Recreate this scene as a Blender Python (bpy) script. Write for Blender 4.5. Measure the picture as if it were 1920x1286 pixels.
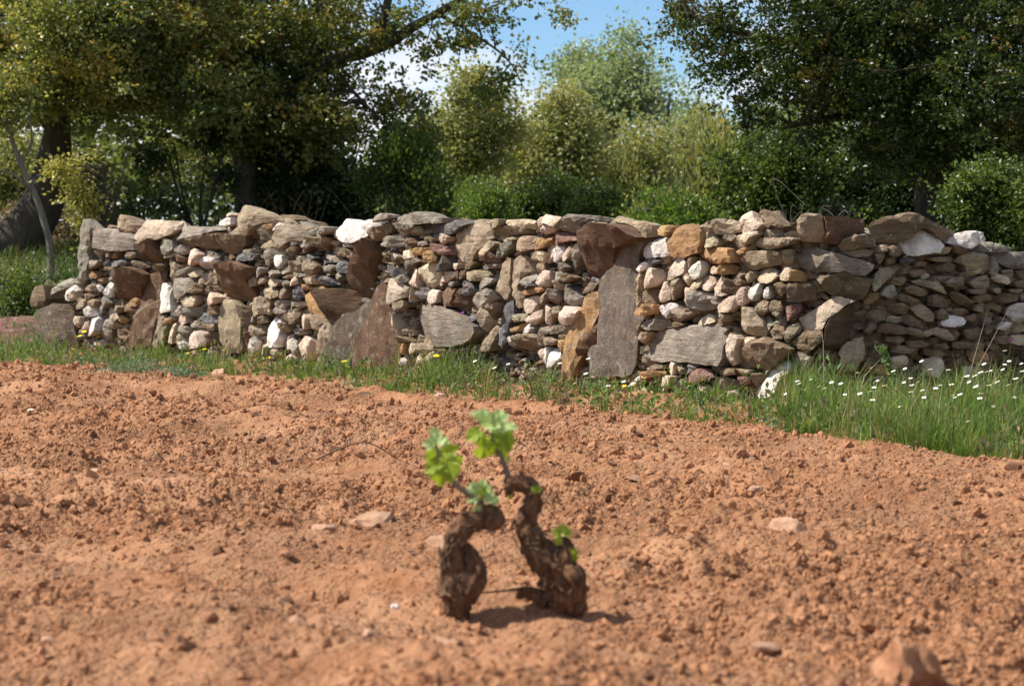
import bpy, bmesh, math, random
import numpy as np
from mathutils import Vector, Matrix
from mathutils.geometry import delaunay_2d_cdt

# ------------------------------------------------------------------ scene, camera, sky, sun, exposure
for o in list(bpy.data.objects):
    bpy.data.objects.remove(o)
SC = bpy.context.scene
COL = SC.collection
R = math.radians

CAM_H, PITCH, LENS = 0.9, R(2.46), 76.275
cam_data = bpy.data.cameras.new('camera')
cam_data.sensor_width = 36.0
cam_data.lens = LENS
cam_data.clip_start = 0.1
cam_data.clip_end = 6000
cam_data.dof.use_dof = True
cam_data.dof.focus_distance = 12.0
cam_data.dof.aperture_fstop = 5.0
cam = bpy.data.objects.new('camera', cam_data)
cam.location = (0, 0, CAM_H)
cam.rotation_euler = (math.pi / 2 - PITCH, 0, 0)
COL.objects.link(cam)
SC.camera = cam

SUN_EL = R(52)
SUN_AZ = Vector((-0.99, 0.02, 0)).normalized()
SUN_DIR = Vector((SUN_AZ.x * math.cos(SUN_EL), SUN_AZ.y * math.cos(SUN_EL), math.sin(SUN_EL)))
sun_data = bpy.data.lights.new('sun', 'SUN')
sun_data.energy = 5.0
sun_data.angle = R(0.5)
sun_data.color = (1.0, 0.94, 0.85)
sun = bpy.data.objects.new('sun', sun_data)
sun.rotation_euler = SUN_DIR.to_track_quat('Z', 'Y').to_euler()
sun.location = (-20, 5, 30)
COL.objects.link(sun)

world = bpy.data.worlds.new('World')
SC.world = world
world.use_nodes = True
wn, wl = world.node_tree.nodes, world.node_tree.links
wn.clear()
w_out = wn.new('ShaderNodeOutputWorld')
w_bg = wn.new('ShaderNodeBackground')
w_bg.inputs['Strength'].default_value = 0.078
w_sky = wn.new('ShaderNodeTexSky')
w_sky.sky_type = 'NISHITA'
w_sky.sun_disc = False
w_sky.sun_elevation = SUN_EL
w_sky.sun_rotation = math.atan2(SUN_AZ.x, SUN_AZ.y)
w_sky.altitude = 1200
w_sky.dust_density = 0.1
w_sky.ozone_density = 1.6
w_tc = wn.new('ShaderNodeTexCoord')
w_map = wn.new('ShaderNodeMapping')
w_map.inputs['Scale'].default_value = (5.2, 5.2, 13.0)
w_map.inputs['Location'].default_value = (9.53, 4.8, 0.9)
w_noise = wn.new('ShaderNodeTexNoise')
w_noise.inputs['Scale'].default_value = 1.0
w_noise.inputs['Detail'].default_value = 9
w_noise.inputs['Roughness'].default_value = 0.58
w_ramp = wn.new('ShaderNodeValToRGB')
w_ramp.color_ramp.elements[0].position = 0.44
w_ramp.color_ramp.elements[1].position = 0.60
w_mix = wn.new('ShaderNodeMix')
w_mix.data_type = 'RGBA'
w_mix.inputs[7].default_value = (8.2, 8.3, 8.6, 1)
wl.new(w_tc.outputs['Generated'], w_map.inputs['Vector'])
wl.new(w_map.outputs['Vector'], w_noise.inputs['Vector'])
wl.new(w_noise.outputs['Fac'], w_ramp.inputs['Fac'])
wl.new(w_ramp.outputs['Color'], w_mix.inputs[0])
w_tint = wn.new('ShaderNodeMix'); w_tint.data_type = 'RGBA'; w_tint.blend_type = 'MULTIPLY'; w_tint.inputs[0].default_value = 1.0
w_tint.inputs[7].default_value = (0.78, 0.96, 1.14, 1)
wl.new(w_sky.outputs['Color'], w_tint.inputs[6])
wl.new(w_tint.outputs[2], w_mix.inputs[6])
wl.new(w_mix.outputs[2], w_bg.inputs['Color'])
wl.new(w_bg.outputs['Background'], w_out.inputs['Surface'])

SC.view_settings.view_transform = 'Standard'
SC.view_settings.look = 'None'
SC.view_settings.exposure = 0.70
SC.view_settings.gamma = 1.0
SC.view_settings.use_curve_mapping = False
SC.render.engine = 'CYCLES'
SC.cycles.use_denoising = True
SC.cycles.max_bounces = 5
SC.cycles.transparent_max_bounces = 4

# ------------------------------------------------------------------ helpers
FPX = LENS / 36.0 * 1920.0
RNG = np.random.default_rng(11)
random.seed(5)

def at(px, py, d):
    """World point at distance d (metres forward) seen in direction (px, py)."""
    a, b = (px - 960) / FPX, (643 - py) / FPX
    dx, dy, dz = a, math.cos(PITCH) + b * math.sin(PITCH), -math.sin(PITCH) + b * math.cos(PITCH)
    return np.array([dx / dy * d, d, CAM_H + dz / dy * d])

def put(o, parent=None):
    COL.objects.link(o)
    if parent is not None:
        o.parent = parent
    return o

def tag(o, label=None, cat=None, group=None, kind=None):
    if label: o['label'] = label
    if cat: o['category'] = cat
    if group: o['group'] = group
    if kind: o['kind'] = kind
    return o

def empty(name, loc):
    o = bpy.data.objects.new(name, None)
    o.location = loc
    o.empty_display_size = 0.1
    return put(o)

def np_mesh(name, V, F, mat=None, col=None, smooth=False, sharp=None):
    V = np.asarray(V, np.float32); F = np.asarray(F, np.int32)
    n, k = F.shape
    me = bpy.data.meshes.new(name)
    me.vertices.add(len(V)); me.vertices.foreach_set('co', V.ravel())
    me.loops.add(n * k); me.loops.foreach_set('vertex_index', F.ravel())
    me.polygons.add(n); me.polygons.foreach_set('loop_start', np.arange(0, n * k, k, dtype=np.int32))
    me.polygons.foreach_set('use_smooth', np.full(n, bool(smooth)))
    me.update(calc_edges=True)
    if col is not None:
        ca = me.color_attributes.new('Col', 'FLOAT_COLOR', 'POINT')
        c4 = np.ones((len(V), 4), np.float32); c4[:, :3] = col
        ca.data.foreach_set('color', c4.ravel())
    if sharp is not None:
        me.set_sharp_from_angle(angle=R(sharp))
    if mat: me.materials.append(mat)
    return me

def mesh_obj(name, me, parent=None, loc=None):
    o = bpy.data.objects.new(name, me)
    if loc is not None: o.location = loc
    return put(o, parent)

def _hash(ix, iy, iz, seed):
    h = (ix.astype(np.int64) * 374761393 + iy.astype(np.int64) * 668265263 + iz.astype(np.int64) * 2147483647 + seed * 974711) & 0xffffffff
    h = ((h ^ (h >> 13)) * 1274126177) & 0xffffffff
    h = ((h ^ (h >> 16)) * 2246822519) & 0xffffffff
    return ((h ^ (h >> 15)) & 0xffffff) / float(0xffffff)

def noise2(x, y, seed=0):
    ix, iy = np.floor(x), np.floor(y); fx, fy = x - ix, y - iy
    ux, uy = fx * fx * (3 - 2 * fx), fy * fy * (3 - 2 * fy)
    z = np.zeros_like(ix)
    a = _hash(ix, iy, z, seed); b = _hash(ix + 1, iy, z, seed)
    c = _hash(ix, iy + 1, z, seed); d = _hash(ix + 1, iy + 1, z, seed)
    return (a + (b - a) * ux) * (1 - uy) + (c + (d - c) * ux) * uy - 0.5

def noise3(P, seed=0):
    I = np.floor(P); f = P - I; u = f * f * (3 - 2 * f)
    x, y, z = I[:, 0], I[:, 1], I[:, 2]
    def h(a, b, c): return _hash(x + a, y + b, z + c, seed)
    def lx(b, c): return h(0, b, c) * (1 - u[:, 0]) + h(1, b, c) * u[:, 0]
    v0 = lx(0, 0) * (1 - u[:, 1]) + lx(1, 0) * u[:, 1]
    v1 = lx(0, 1) * (1 - u[:, 1]) + lx(1, 1) * u[:, 1]
    return v0 * (1 - u[:, 2]) + v1 * u[:, 2] - 0.5

def fbm2(x, y, seed=0, oct=3, gain=0.5):
    r, a = 0, 1.0
    for k in range(oct):
        r = r + a * noise2(x * 2 ** k + 17.3 * k, y * 2 ** k - 9.1 * k, seed + k); a *= gain
    return r

def worley(x, y, seed, cell, keep=0.6):
    """Rounded lumps on a jittered grid: height in units of the cell size."""
    gx, gy = x / cell, y / cell
    ix, iy = np.floor(gx), np.floor(gy)
    best = np.zeros_like(gx); z = np.zeros_like(gx)
    for dx in (-1, 0, 1):
        for dy in (-1, 0, 1):
            cx, cy = ix + dx, iy + dy
            jx = _hash(cx, cy, z, seed); jy = _hash(cx, cy, z, seed + 1); k = _hash(cx, cy, z, seed + 2); rr = _hash(cx, cy, z, seed + 3)
            rad = 0.25 + 0.45 * rr
            d2 = ((gx - cx - jx) ** 2 + (gy - cy - jy) ** 2) / (rad * rad)
            hgt = np.where(k < keep, np.clip(1 - d2 ** 1.5, 0, None) ** 0.5 * rad, 0)
            best = np.maximum(best, hgt)
    return best

# ---------------------------------------------------------------- plan of the place
WALL_PLAN = [(-6.181, 20.600), (-4.771, 19.400), (-3.736, 18.300), (-1.867, 16.500), (-0.775, 15.000), (0.334, 13.600), (0.913, 12.800), (1.470, 12.200), (1.897, 12.050), (2.370, 12.200), (3.043, 12.500), (3.903, 12.800)]

def catmull(P, n=12):
    P = [np.array(p, float) for p in P]
    P = [2 * P[0] - P[1]] + P + [2 * P[-1] - P[-2]]
    out = []
    for i in range(1, len(P) - 2):
        p0, p1, p2, p3 = P[i - 1:i + 3]
        for k in range(n):
            t = k / n
            out.append(0.5 * ((2 * p1) + (-p0 + p2) * t + (2 * p0 - 5 * p1 + 4 * p2 - p3) * t * t + (-p0 + 3 * p1 - 3 * p2 + p3) * t ** 3))
    out.append(P[-2])
    return np.array(out)

PATH = catmull(WALL_PLAN)
PATH_S = np.concatenate([[0], np.cumsum(np.hypot(*np.diff(PATH, axis=0).T))])
PATH_A = PATH[:, 0] / PATH[:, 1]

def wall_frame(s):
    x = np.interp(s, PATH_S, PATH[:, 0]); y = np.interp(s, PATH_S, PATH[:, 1])
    x2 = np.interp(s + 0.15, PATH_S, PATH[:, 0]) - np.interp(s - 0.15, PATH_S, PATH[:, 0])
    y2 = np.interp(s + 0.15, PATH_S, PATH[:, 1]) - np.interp(s - 0.15, PATH_S, PATH[:, 1])
    return x, y, math.atan2(y2, x2)

def wall_y(a):
    return np.interp(a, PATH_A, PATH[:, 1])

EDGE_PX = [(-400, 676), (0, 683), (200, 690), (420, 698), (640, 722), (800, 742), (1000, 752), (1180, 772), (1290, 786), (1500, 812), (1700, 836), (1900, 858), (2300, 900)]
_e = []
for px, py in EDGE_PX:
    p0, p1 = at(px, py, 1.0), at(px, py, 2.0)
    dd = 1.0 + (p0[2] - 0.015) / (p0[2] - p1[2])
    q = at(px, py, dd); _e.append((q[0] / q[1], q[1]))
EDGE_A = np.array([e[0] for e in _e]); EDGE_Y = np.array([e[1] for e in _e])

def edge_y(a):
    return np.interp(a, EDGE_A, EDGE_Y)

def sstep(t, a, b):
    t = np.clip((t - a) / (b - a), 0, 1)
    return t * t * (3 - 2 * t)

def land_z(x, y):
    """Height of the land: flat vineyard, low verge bank, terrace rising behind the wall."""
    x = np.asarray(x, float); y = np.asarray(y, float)
    a = x / np.maximum(y, 1.0)
    b = y - wall_y(a)
    e = y - edge_y(a)
    z = 0.045 * sstep(e, -0.1, 0.9) * (y > 2)
    z = z + 0.85 * sstep(b, 0.4, 6.5) + 0.012 * np.clip(b - 6.5, 0, 200)
    return z

def soil_z(x, y):
    """Worked red soil: furrows, heaps, clods."""
    x = np.asarray(x, float); y = np.asarray(y, float)
    w = fbm2(x * 1.1, y * 1.1, 3, 2) * 0.6
    u = x * 0.80 + y * 0.60
    z = 0.026 * np.sin(u * 5.6 + w * 5) + 0.085 * fbm2(x * 0.9, y * 0.9, 7, 3)
    z = z + 0.045 * fbm2(x * 4.3, y * 4.3, 21, 4, 0.6) + 0.05 * (0.5 - np.abs(fbm2(x * 2.1 + 4, y * 2.1, 27, 3, 0.6)) * 2) * 0.5
    gate = np.clip(0.6 + 1.9 * noise2(x * 1.5, y * 1.5, 40), 0.05, 1.35)
    z = z + gate * (0.22 * 0.17 * worley(x + 0.03 * noise2(x * 30, y * 30, 1), y + 0.03 * noise2(x * 30, y * 30, 2), 51, 0.17, 0.28) + 0.40 * 0.08 * worley(x + 0.02 * noise2(x * 50, y * 50, 3), y, 61, 0.08, 0.55) + 0.60 * 0.036 * worley(x, y, 71, 0.036, 0.65))
    z = z + 0.010 * fbm2(x * 26, y * 26, 91, 3, 0.6)
    a = x / np.maximum(y, 1.0)
    e = edge_y(a) - y
    calm = 0.35 + 0.65 * sstep(e, -0.2, 2.5)
    ridge = 0.05 * np.exp(-((e - 0.12) / 0.16) ** 2) * (0.6 + 1.2 * noise2(x * 2.2, y * 2.2, 44))
    return z * calm + ridge + land_z(x, y) - 0.012

# ------------------------------------------------------------------ materials
def new_mat(name):
    m = bpy.data.materials.new(name); m.use_nodes = True
    nt = m.node_tree; nt.nodes.clear()
    out = nt.nodes.new('ShaderNodeOutputMaterial')
    bs = nt.nodes.new('ShaderNodeBsdfPrincipled')
    nt.links.new(bs.outputs[0], out.inputs['Surface'])
    return m, nt.nodes, nt.links, bs, out

def n_noise(N, L, vec, scale, detail=4, rough=0.6):
    n = N.new('ShaderNodeTexNoise'); n.inputs['Scale'].default_value = scale
    n.inputs['Detail'].default_value = detail; n.inputs['Roughness'].default_value = rough
    if vec is not None: L.new(vec, n.inputs['Vector'])
    return n.outputs['Fac']

def n_range(N, L, v, a, b, c=0.0, d=1.0):
    n = N.new('ShaderNodeMapRange'); n.inputs[1].default_value = a; n.inputs[2].default_value = b
    n.inputs[3].default_value = c; n.inputs[4].default_value = d
    L.new(v, n.inputs[0]); return n.outputs[0]

def n_mix(N, L, fac, c1, c2, mode='MIX'):
    n = N.new('ShaderNodeMix'); n.data_type = 'RGBA'; n.blend_type = mode
    for sock, v in ((n.inputs[0], fac), (n.inputs[6], c1), (n.inputs[7], c2)):
        if isinstance(v, (int, float)): sock.default_value = v
        elif isinstance(v, tuple): sock.default_value = v if len(v) == 4 else v + (1,)
        else: L.new(v, sock)
    return n.outputs[2]

def n_math(N, L, op, a, b):
    n = N.new('ShaderNodeMath'); n.operation = op
    for i, v in enumerate((a, b)):
        if isinstance(v, (int, float)): n.inputs[i].default_value = v
        else: L.new(v, n.inputs[i])
    return n.outputs[0]

def n_bump(N, L, h, strength, dist, bs):
    n = N.new('ShaderNodeBump'); n.inputs['Strength'].default_value = strength; n.inputs['Distance'].default_value = dist
    L.new(h, n.inputs['Height']); L.new(n.outputs[0], bs.inputs['Normal'])

def stone_mat(name, src, strata_scale, strata=0.6, lichen=0.5, rust=0.5):
    m, N, L, bs, out = new_mat(name)
    tc = N.new('ShaderNodeTexCoord')
    oi = N.new('ShaderNodeObjectInfo')
    comb = N.new('ShaderNodeCombineXYZ')
    r1 = n_math(N, L, 'MULTIPLY', oi.outputs['Random'], 37.0)
    for i in range(3): L.new(r1, comb.inputs[i])
    add = N.new('ShaderNodeVectorMath'); add.operation = 'ADD'
    L.new(tc.outputs['Object'], add.inputs[0]); L.new(comb.outputs[0], add.inputs[1])
    vec = add.outputs[0]
    mp = N.new('ShaderNodeMapping'); mp.inputs['Scale'].default_value = strata_scale
    L.new(vec, mp.inputs['Vector'])
    if src == 'object': base = oi.outputs['Color']
    else:
        at_ = N.new('ShaderNodeAttribute'); at_.attribute_name = 'Col'; base = at_.outputs['Color']
    big = n_noise(N, L, vec, 7, 5, 0.62)
    fine = n_noise(N, L, vec, 80, 5, 0.7)
    st = n_noise(N, L, mp.outputs[0], 6, 5, 0.65)
    k = n_range(N, L, big, 0.3, 0.72, 0.62, 1.35)
    c = n_mix(N, L, 1.0, base, (1, 1, 1, 1), 'MULTIPLY')
    kk = N.new('ShaderNodeCombineColor')
    for i in range(3): L.new(k, kk.inputs[i])
    c = n_mix(N, L, 1.0, c, kk.outputs[0], 'MULTIPLY')
    sk = n_range(N, L, st, 0.34, 0.66, 0.0, 1.0)
    dark = n_mix(N, L, 1.0, c, (0.5, 0.44, 0.40, 1), 'MULTIPLY')
    c = n_mix(N, L, n_math(N, L, 'MULTIPLY', n_range(N, L, sk, 0, 1, 1, 0), strata), c, dark)
    # iron staining
    rn = n_noise(N, L, vec, 4.3, 4, 0.7)
    rf = n_math(N, L, 'MULTIPLY', n_range(N, L, rn, 0.52, 0.68, 0, 1), rust)
    c = n_mix(N, L, rf, c, (0.225, 0.122, 0.060, 1))
    # grey lichen crust
    ln = n_noise(N, L, vec, 17, 6, 0.75)
    lf = n_math(N, L, 'MULTIPLY', n_range(N, L, ln, 0.53, 0.66, 0, 1), lichen)
    c = n_mix(N, L, lf, c, (0.42, 0.39, 0.32, 1))
    fk = n_range(N, L, fine, 0.25, 0.75, 0.72, 1.25)
    kk2 = N.new('ShaderNodeCombineColor')
    for i in range(3): L.new(fk, kk2.inputs[i])
    c = n_mix(N, L, 1.0, c, kk2.outputs[0], 'MULTIPLY')
    L.new(c, bs.inputs['Base Color'])
    bs.inputs['Roughness'].default_value = 0.85
    bs.inputs['Specular IOR Level'].default_value = 0.25
    hh = n_math(N, L, 'ADD', n_math(N, L, 'MULTIPLY', st, 1.1), n_math(N, L, 'ADD', n_math(N, L, 'MULTIPLY', fine, 0.7), big))
    n_bump(N, L, hh, 0.9, 0.022, bs)
    return m

M_BED = stone_mat('schist_bedded', 'object', (1.2, 1.2, 7.0))
M_UP = stone_mat('schist_upright', 'object', (4.5, 1.2, 0.9), 0.55, 0.5, 0.5)
M_QUARTZ = stone_mat('quartz', 'object', (1.5, 1.5, 2.2), 0.25, 0.12, 0.30)
M_RUST = stone_mat('rusty_schist', 'object', (1.0, 1.5, 5.0), 0.5, 0.10, 0.75)
M_FILL = stone_mat('rubble', 'attr', (1.0, 1.0, 8.0), 0.6, 0.3, 0.4)

def soil_mat():
    m, N, L, bs, out = new_mat('red_soil')
    tc = N.new('ShaderNodeTexCoord'); vec = tc.outputs['Object']
    a = n_noise(N, L, vec, 1.3, 5, 0.6)
    b = n_noise(N, L, vec, 14, 6, 0.7)
    f = n_noise(N, L, vec, 140, 4, 0.7)
    c = n_mix(N, L, n_range(N, L, b, 0.3, 0.7), (0.220, 0.092, 0.042, 1), (0.365, 0.194, 0.104, 1))
    c = n_mix(N, L, n_range(N, L, a, 0.38, 0.68, 0, 0.6), c, (0.385, 0.220, 0.128, 1))
    dmp = n_noise(N, L, vec, 2.7, 4, 0.65)
    c = n_mix(N, L, n_range(N, L, dmp, 0.52, 0.66, 0, 0.45), c, (0.19, 0.068, 0.028, 1))
    vo = N.new('ShaderNodeTexVoronoi'); vo.inputs['Scale'].default_value = 60
    L.new(vec, vo.inputs['Vector'])
    sp = n_range(N, L, vo.outputs['Distance'], 0.16, 0.11)
    cc = N.new('ShaderNodeSeparateColor'); L.new(vo.outputs['Color'], cc.inputs[0])
    spk = n_math(N, L, 'MULTIPLY', sp, n_range(N, L, cc.outputs[0], 0.86, 0.88))
    c = n_mix(N, L, spk, c, (0.58, 0.38, 0.27, 1))
    L.new(c, bs.inputs['Base Color'])
    bs.inputs['Roughness'].default_value = 0.95
    bs.inputs['Specular IOR Level'].default_value = 0.12
    dis = N.new('ShaderNodeMix'); dis.data_type = 'VECTOR'; dis.inputs[0].default_value = 0.012
    nv = N.new('ShaderNodeTexNoise'); nv.inputs['Scale'].default_value = 45; L.new(vec, nv.inputs['Vector'])
    L.new(vec, dis.inputs[4]); L.new(nv.outputs['Color'], dis.inputs[5])
    lumps = []
    for sc in (38, 85):
        v2 = N.new('ShaderNodeTexVoronoi'); v2.inputs['Scale'].default_value = sc; L.new(dis.outputs[1], v2.inputs['Vector'])
        lumps.append(n_range(N, L, v2.outputs['Distance'], 0.0, 0.75, 1.0, 0.0))
    hh = n_math(N, L, 'ADD', n_math(N, L, 'MULTIPLY', f, 0.30), n_math(N, L, 'MULTIPLY', b, 0.9))
    hh = n_math(N, L, 'ADD', hh, n_math(N, L, 'ADD', n_math(N, L, 'MULTIPLY', lumps[0], 0.55), n_math(N, L, 'MULTIPLY', lumps[1], 0.30)))
    hh = n_math(N, L, 'MULTIPLY', hh, n_range(N, L, n_noise(N, L, vec, 1.9, 3, 0.6), 0.38, 0.62, 0.35, 1.25))
    n_bump(N, L, hh, 1.0, 0.026, bs)
    return m
M_SOIL = soil_mat()

def plain_mat(name, c1, c2, scale=8, rough=0.85, bump=0.0, dist=0.01, stretch=(1, 1, 1), spec=0.25, random_tone=0.0):
    m, N, L, bs, out = new_mat(name)
    tc = N.new('ShaderNodeTexCoord')
    mp = N.new('ShaderNodeMapping'); mp.inputs['Scale'].default_value = stretch
    L.new(tc.outputs['Object'], mp.inputs['Vector'])
    v = n_noise(N, L, mp.outputs[0], scale, 6, 0.68)
    c = n_mix(N, L, n_range(N, L, v, 0.3, 0.7), c1, c2)
    if random_tone:
        oi = N.new('ShaderNodeObjectInfo')
        k = n_range(N, L, oi.outputs['Random'], 0, 1, 1 - random_tone, 1 + random_tone)
        kk = N.new('ShaderNodeCombineColor')
        for i in range(3): L.new(k, kk.inputs[i])
        c = n_mix(N, L, 1.0, c, kk.outputs[0], 'MULTIPLY')
    L.new(c, bs.inputs['Base Color'])
    bs.inputs['Roughness'].default_value = rough
    bs.inputs['Specular IOR Level'].default_value = spec
    if bump: n_bump(N, L, v, bump, dist, bs)
    return m

M_LAND = plain_mat('dry_grassland', (0.10, 0.085, 0.04, 1), (0.07, 0.10, 0.03, 1), 1.5, 0.95, 0.8, 0.05)
M_CORE = plain_mat('wall_core', (0.10, 0.07, 0.045, 1), (0.19, 0.14, 0.09, 1), 12, 0.95, 1.0, 0.03)
M_BARK = plain_mat('oak_bark', (0.030, 0.025, 0.020, 1), (0.095, 0.078, 0.060, 1), 9, 0.95, 1.0, 0.03, (1, 1, 0.25))
M_BARK_PALE = plain_mat('pale_bark', (0.10, 0.088, 0.068, 1), (0.21, 0.19, 0.15, 1), 14, 0.9, 0.6, 0.01, (1, 1, 0.4))
M_VINE = plain_mat('vine_bark', (0.028, 0.018, 0.012, 1), (0.270, 0.138, 0.070, 1), 55, 0.95, 1.0, 0.02, (1, 1, 0.30))
M_STRIP = plain_mat('shredded_bark', (0.045, 0.030, 0.022, 1), (0.20, 0.125, 0.080, 1), 60, 0.95)
M_CANE = plain_mat('grey_cane', (0.11, 0.085, 0.065, 1), (0.20, 0.165, 0.135, 1), 40, 0.8, 0.4, 0.004)
M_CLOD = plain_mat('dry_clod', (0.20, 0.082, 0.037, 1), (0.36, 0.190, 0.102, 1), 18, 0.95, 1.0, 0.012, random_tone=0.15)
M_CRUMB = plain_mat('soil_crumb', (0.255, 0.112, 0.053, 1), (0.375, 0.200, 0.108, 1), 1.2, 0.95, random_tone=0.16, spec=0.1)
M_FIELDSTONE = plain_mat('pink_field_stone', (0.30, 0.150, 0.080, 1), (0.46, 0.295, 0.20, 1), 26, 0.85, 0.7, 0.008, random_tone=0.15)
M_SHARD = plain_mat('maroon_shard', (0.30, 0.16, 0.13, 1), (0.44, 0.27, 0.22, 1), 16, 0.85, 0.6, 0.008)
M_PEBBLE = plain_mat('white_pebble', (0.60, 0.50, 0.44, 1), (0.72, 0.66, 0.6, 1), 20, 0.7, 0.3, 0.004)
M_STRAW = plain_mat('dry_stalk', (0.34, 0.26, 0.15, 1), (0.50, 0.42, 0.28, 1), 20, 0.9)
M_TWIG = plain_mat('brown_twig', (0.12, 0.07, 0.04, 1), (0.22, 0.13, 0.075, 1), 30, 0.9, 0.4, 0.003)
M_TWIGGREY = plain_mat('grey_twig', (0.09, 0.075, 0.06, 1), (0.18, 0.155, 0.125, 1), 30, 0.9)
M_STEM = plain_mat('green_stem', (0.07, 0.13, 0.035, 1), (0.11, 0.18, 0.05, 1), 20, 0.7)
M_PETAL_W = plain_mat('white_petal', (0.78, 0.78, 0.74, 1), (0.84, 0.84, 0.82, 1), 30, 0.6)
M_PETAL_Y = plain_mat('yellow_petal', (0.75, 0.52, 0.01, 1), (0.82, 0.62, 0.02, 1), 30, 0.6)
M_PETAL_P = plain_mat('purple_petal', (0.22, 0.05, 0.26, 1), (0.32, 0.09, 0.36, 1), 30, 0.6)
M_EYE = plain_mat('flower_eye', (0.60, 0.38, 0.02, 1), (0.70, 0.48, 0.03, 1), 60, 0.8)

def leaf_mat(name, trans=0.3, rough=0.5, spec=0.4, fixed=None):
    m, N, L, bs, out = new_mat(name)
    if fixed is None:
        a = N.new('ShaderNodeAttribute'); a.attribute_name = 'Col'; c = a.outputs['Color']
    else:
        tc = N.new('ShaderNodeTexCoord'); v = n_noise(N, L, tc.outputs['Object'], 30, 3)
        c = n_mix(N, L, n_range(N, L, v, 0.3, 0.7), fixed[0], fixed[1])
    L.new(c, bs.inputs['Base Color'])
    bs.inputs['Roughness'].default_value = rough
    bs.inputs['Specular IOR Level'].default_value = spec
    tr = N.new('ShaderNodeBsdfTranslucent')
    L.new(n_mix(N, L, 1.0, c, (1.25, 1.3, 0.75, 1), 'MULTIPLY'), tr.inputs['Color'])
    mx = N.new('ShaderNodeMixShader'); mx.inputs[0].default_value = trans
    L.new(bs.outputs[0], mx.inputs[1]); L.new(tr.outputs[0], mx.inputs[2])
    L.new(mx.outputs[0], out.inputs['Surface'])
    return m
M_LEAF = leaf_mat('tree_leaf', 0.42, 0.42, 0.5)
M_GRASS = leaf_mat('grass_blade', 0.35, 0.55, 0.3)
M_VLEAF = leaf_mat('vine_leaf', 0.45, 0.5, 0.3, ((0.22, 0.31, 0.028, 1), (0.36, 0.43, 0.05, 1)))
M_VLEAF2 = leaf_mat('young_vine_leaf', 0.40, 0.6, 0.3, ((0.34, 0.46, 0.16, 1), (0.48, 0.58, 0.30, 1)))
M_THISTLE = leaf_mat('thistle_leaf', 0.3, 0.6, 0.3, ((0.12, 0.19, 0.06, 1), (0.2, 0.28, 0.10, 1)))
M_HERB = leaf_mat('silver_leaf', 0.25, 0.6, 0.3, ((0.10, 0.16, 0.085, 1), (0.24, 0.31, 0.22, 1)))

# ------------------------------------------------------------------ ground
def grid_faces(nr, nc):
    i = np.arange(nr * nc).reshape(nr, nc)
    return np.stack([i[:-1, :-1].ravel(), i[:-1, 1:].ravel(), i[1:, 1:].ravel(), i[1:, :-1].ravel()], 1)

def build_field():
    nr, nc = 570, 650
    a = np.linspace(-0.34, 0.34, nc)
    far = wall_y(a) + 0.25
    t = np.linspace(0, 1, nr)[:, None]
    Y = 3.5 * (far[None, :] / 3.5) ** t
    X = a[None, :] * Y
    Z = soil_z(X.ravel(), Y.ravel())
    V = np.stack([X.ravel(), Y.ravel(), Z], 1)
    o = mesh_obj('vineyard_soil', np_mesh('vineyard_soil', V, grid_faces(nr, nc), M_SOIL, smooth=True))
    tag(o, 'ploughed red soil of the vineyard in front of the stone wall', kind='structure')

def build_land():
    def axis(lo, a, b, step, hi):
        fine = np.arange(a, b + 1e-6, step)
        left = a - np.geomspace(step, a - lo, 26)[::-1]
        right = b + np.geomspace(step, hi - b, 26)
        return np.concatenate([left, fine, right])
    xs = axis(-2500, -18, 18, 0.3, 2500); ys = axis(-2500, 9, 42, 0.3, 2500)
    X, Y = np.meshgrid(xs, ys)
    x, y = X.ravel(), Y.ravel()
    b = y - wall_y(np.clip(x / np.maximum(y, 1), -1, 1))
    z = land_z(x, np.maximum(y, 1)) * (y > 1)
    z = np.where(b < 0.2, -0.25, z + 0.05 * fbm2(x * 0.9, y * 0.9, 5, 3))
    o = mesh_obj('ground', np_mesh('ground', np.stack([x, y, z], 1), grid_faces(len(ys), len(xs)), M_LAND, smooth=True))
    tag(o, 'rough grassy ground rising behind the stone wall', kind='structure')

build_field()
build_land()

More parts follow.
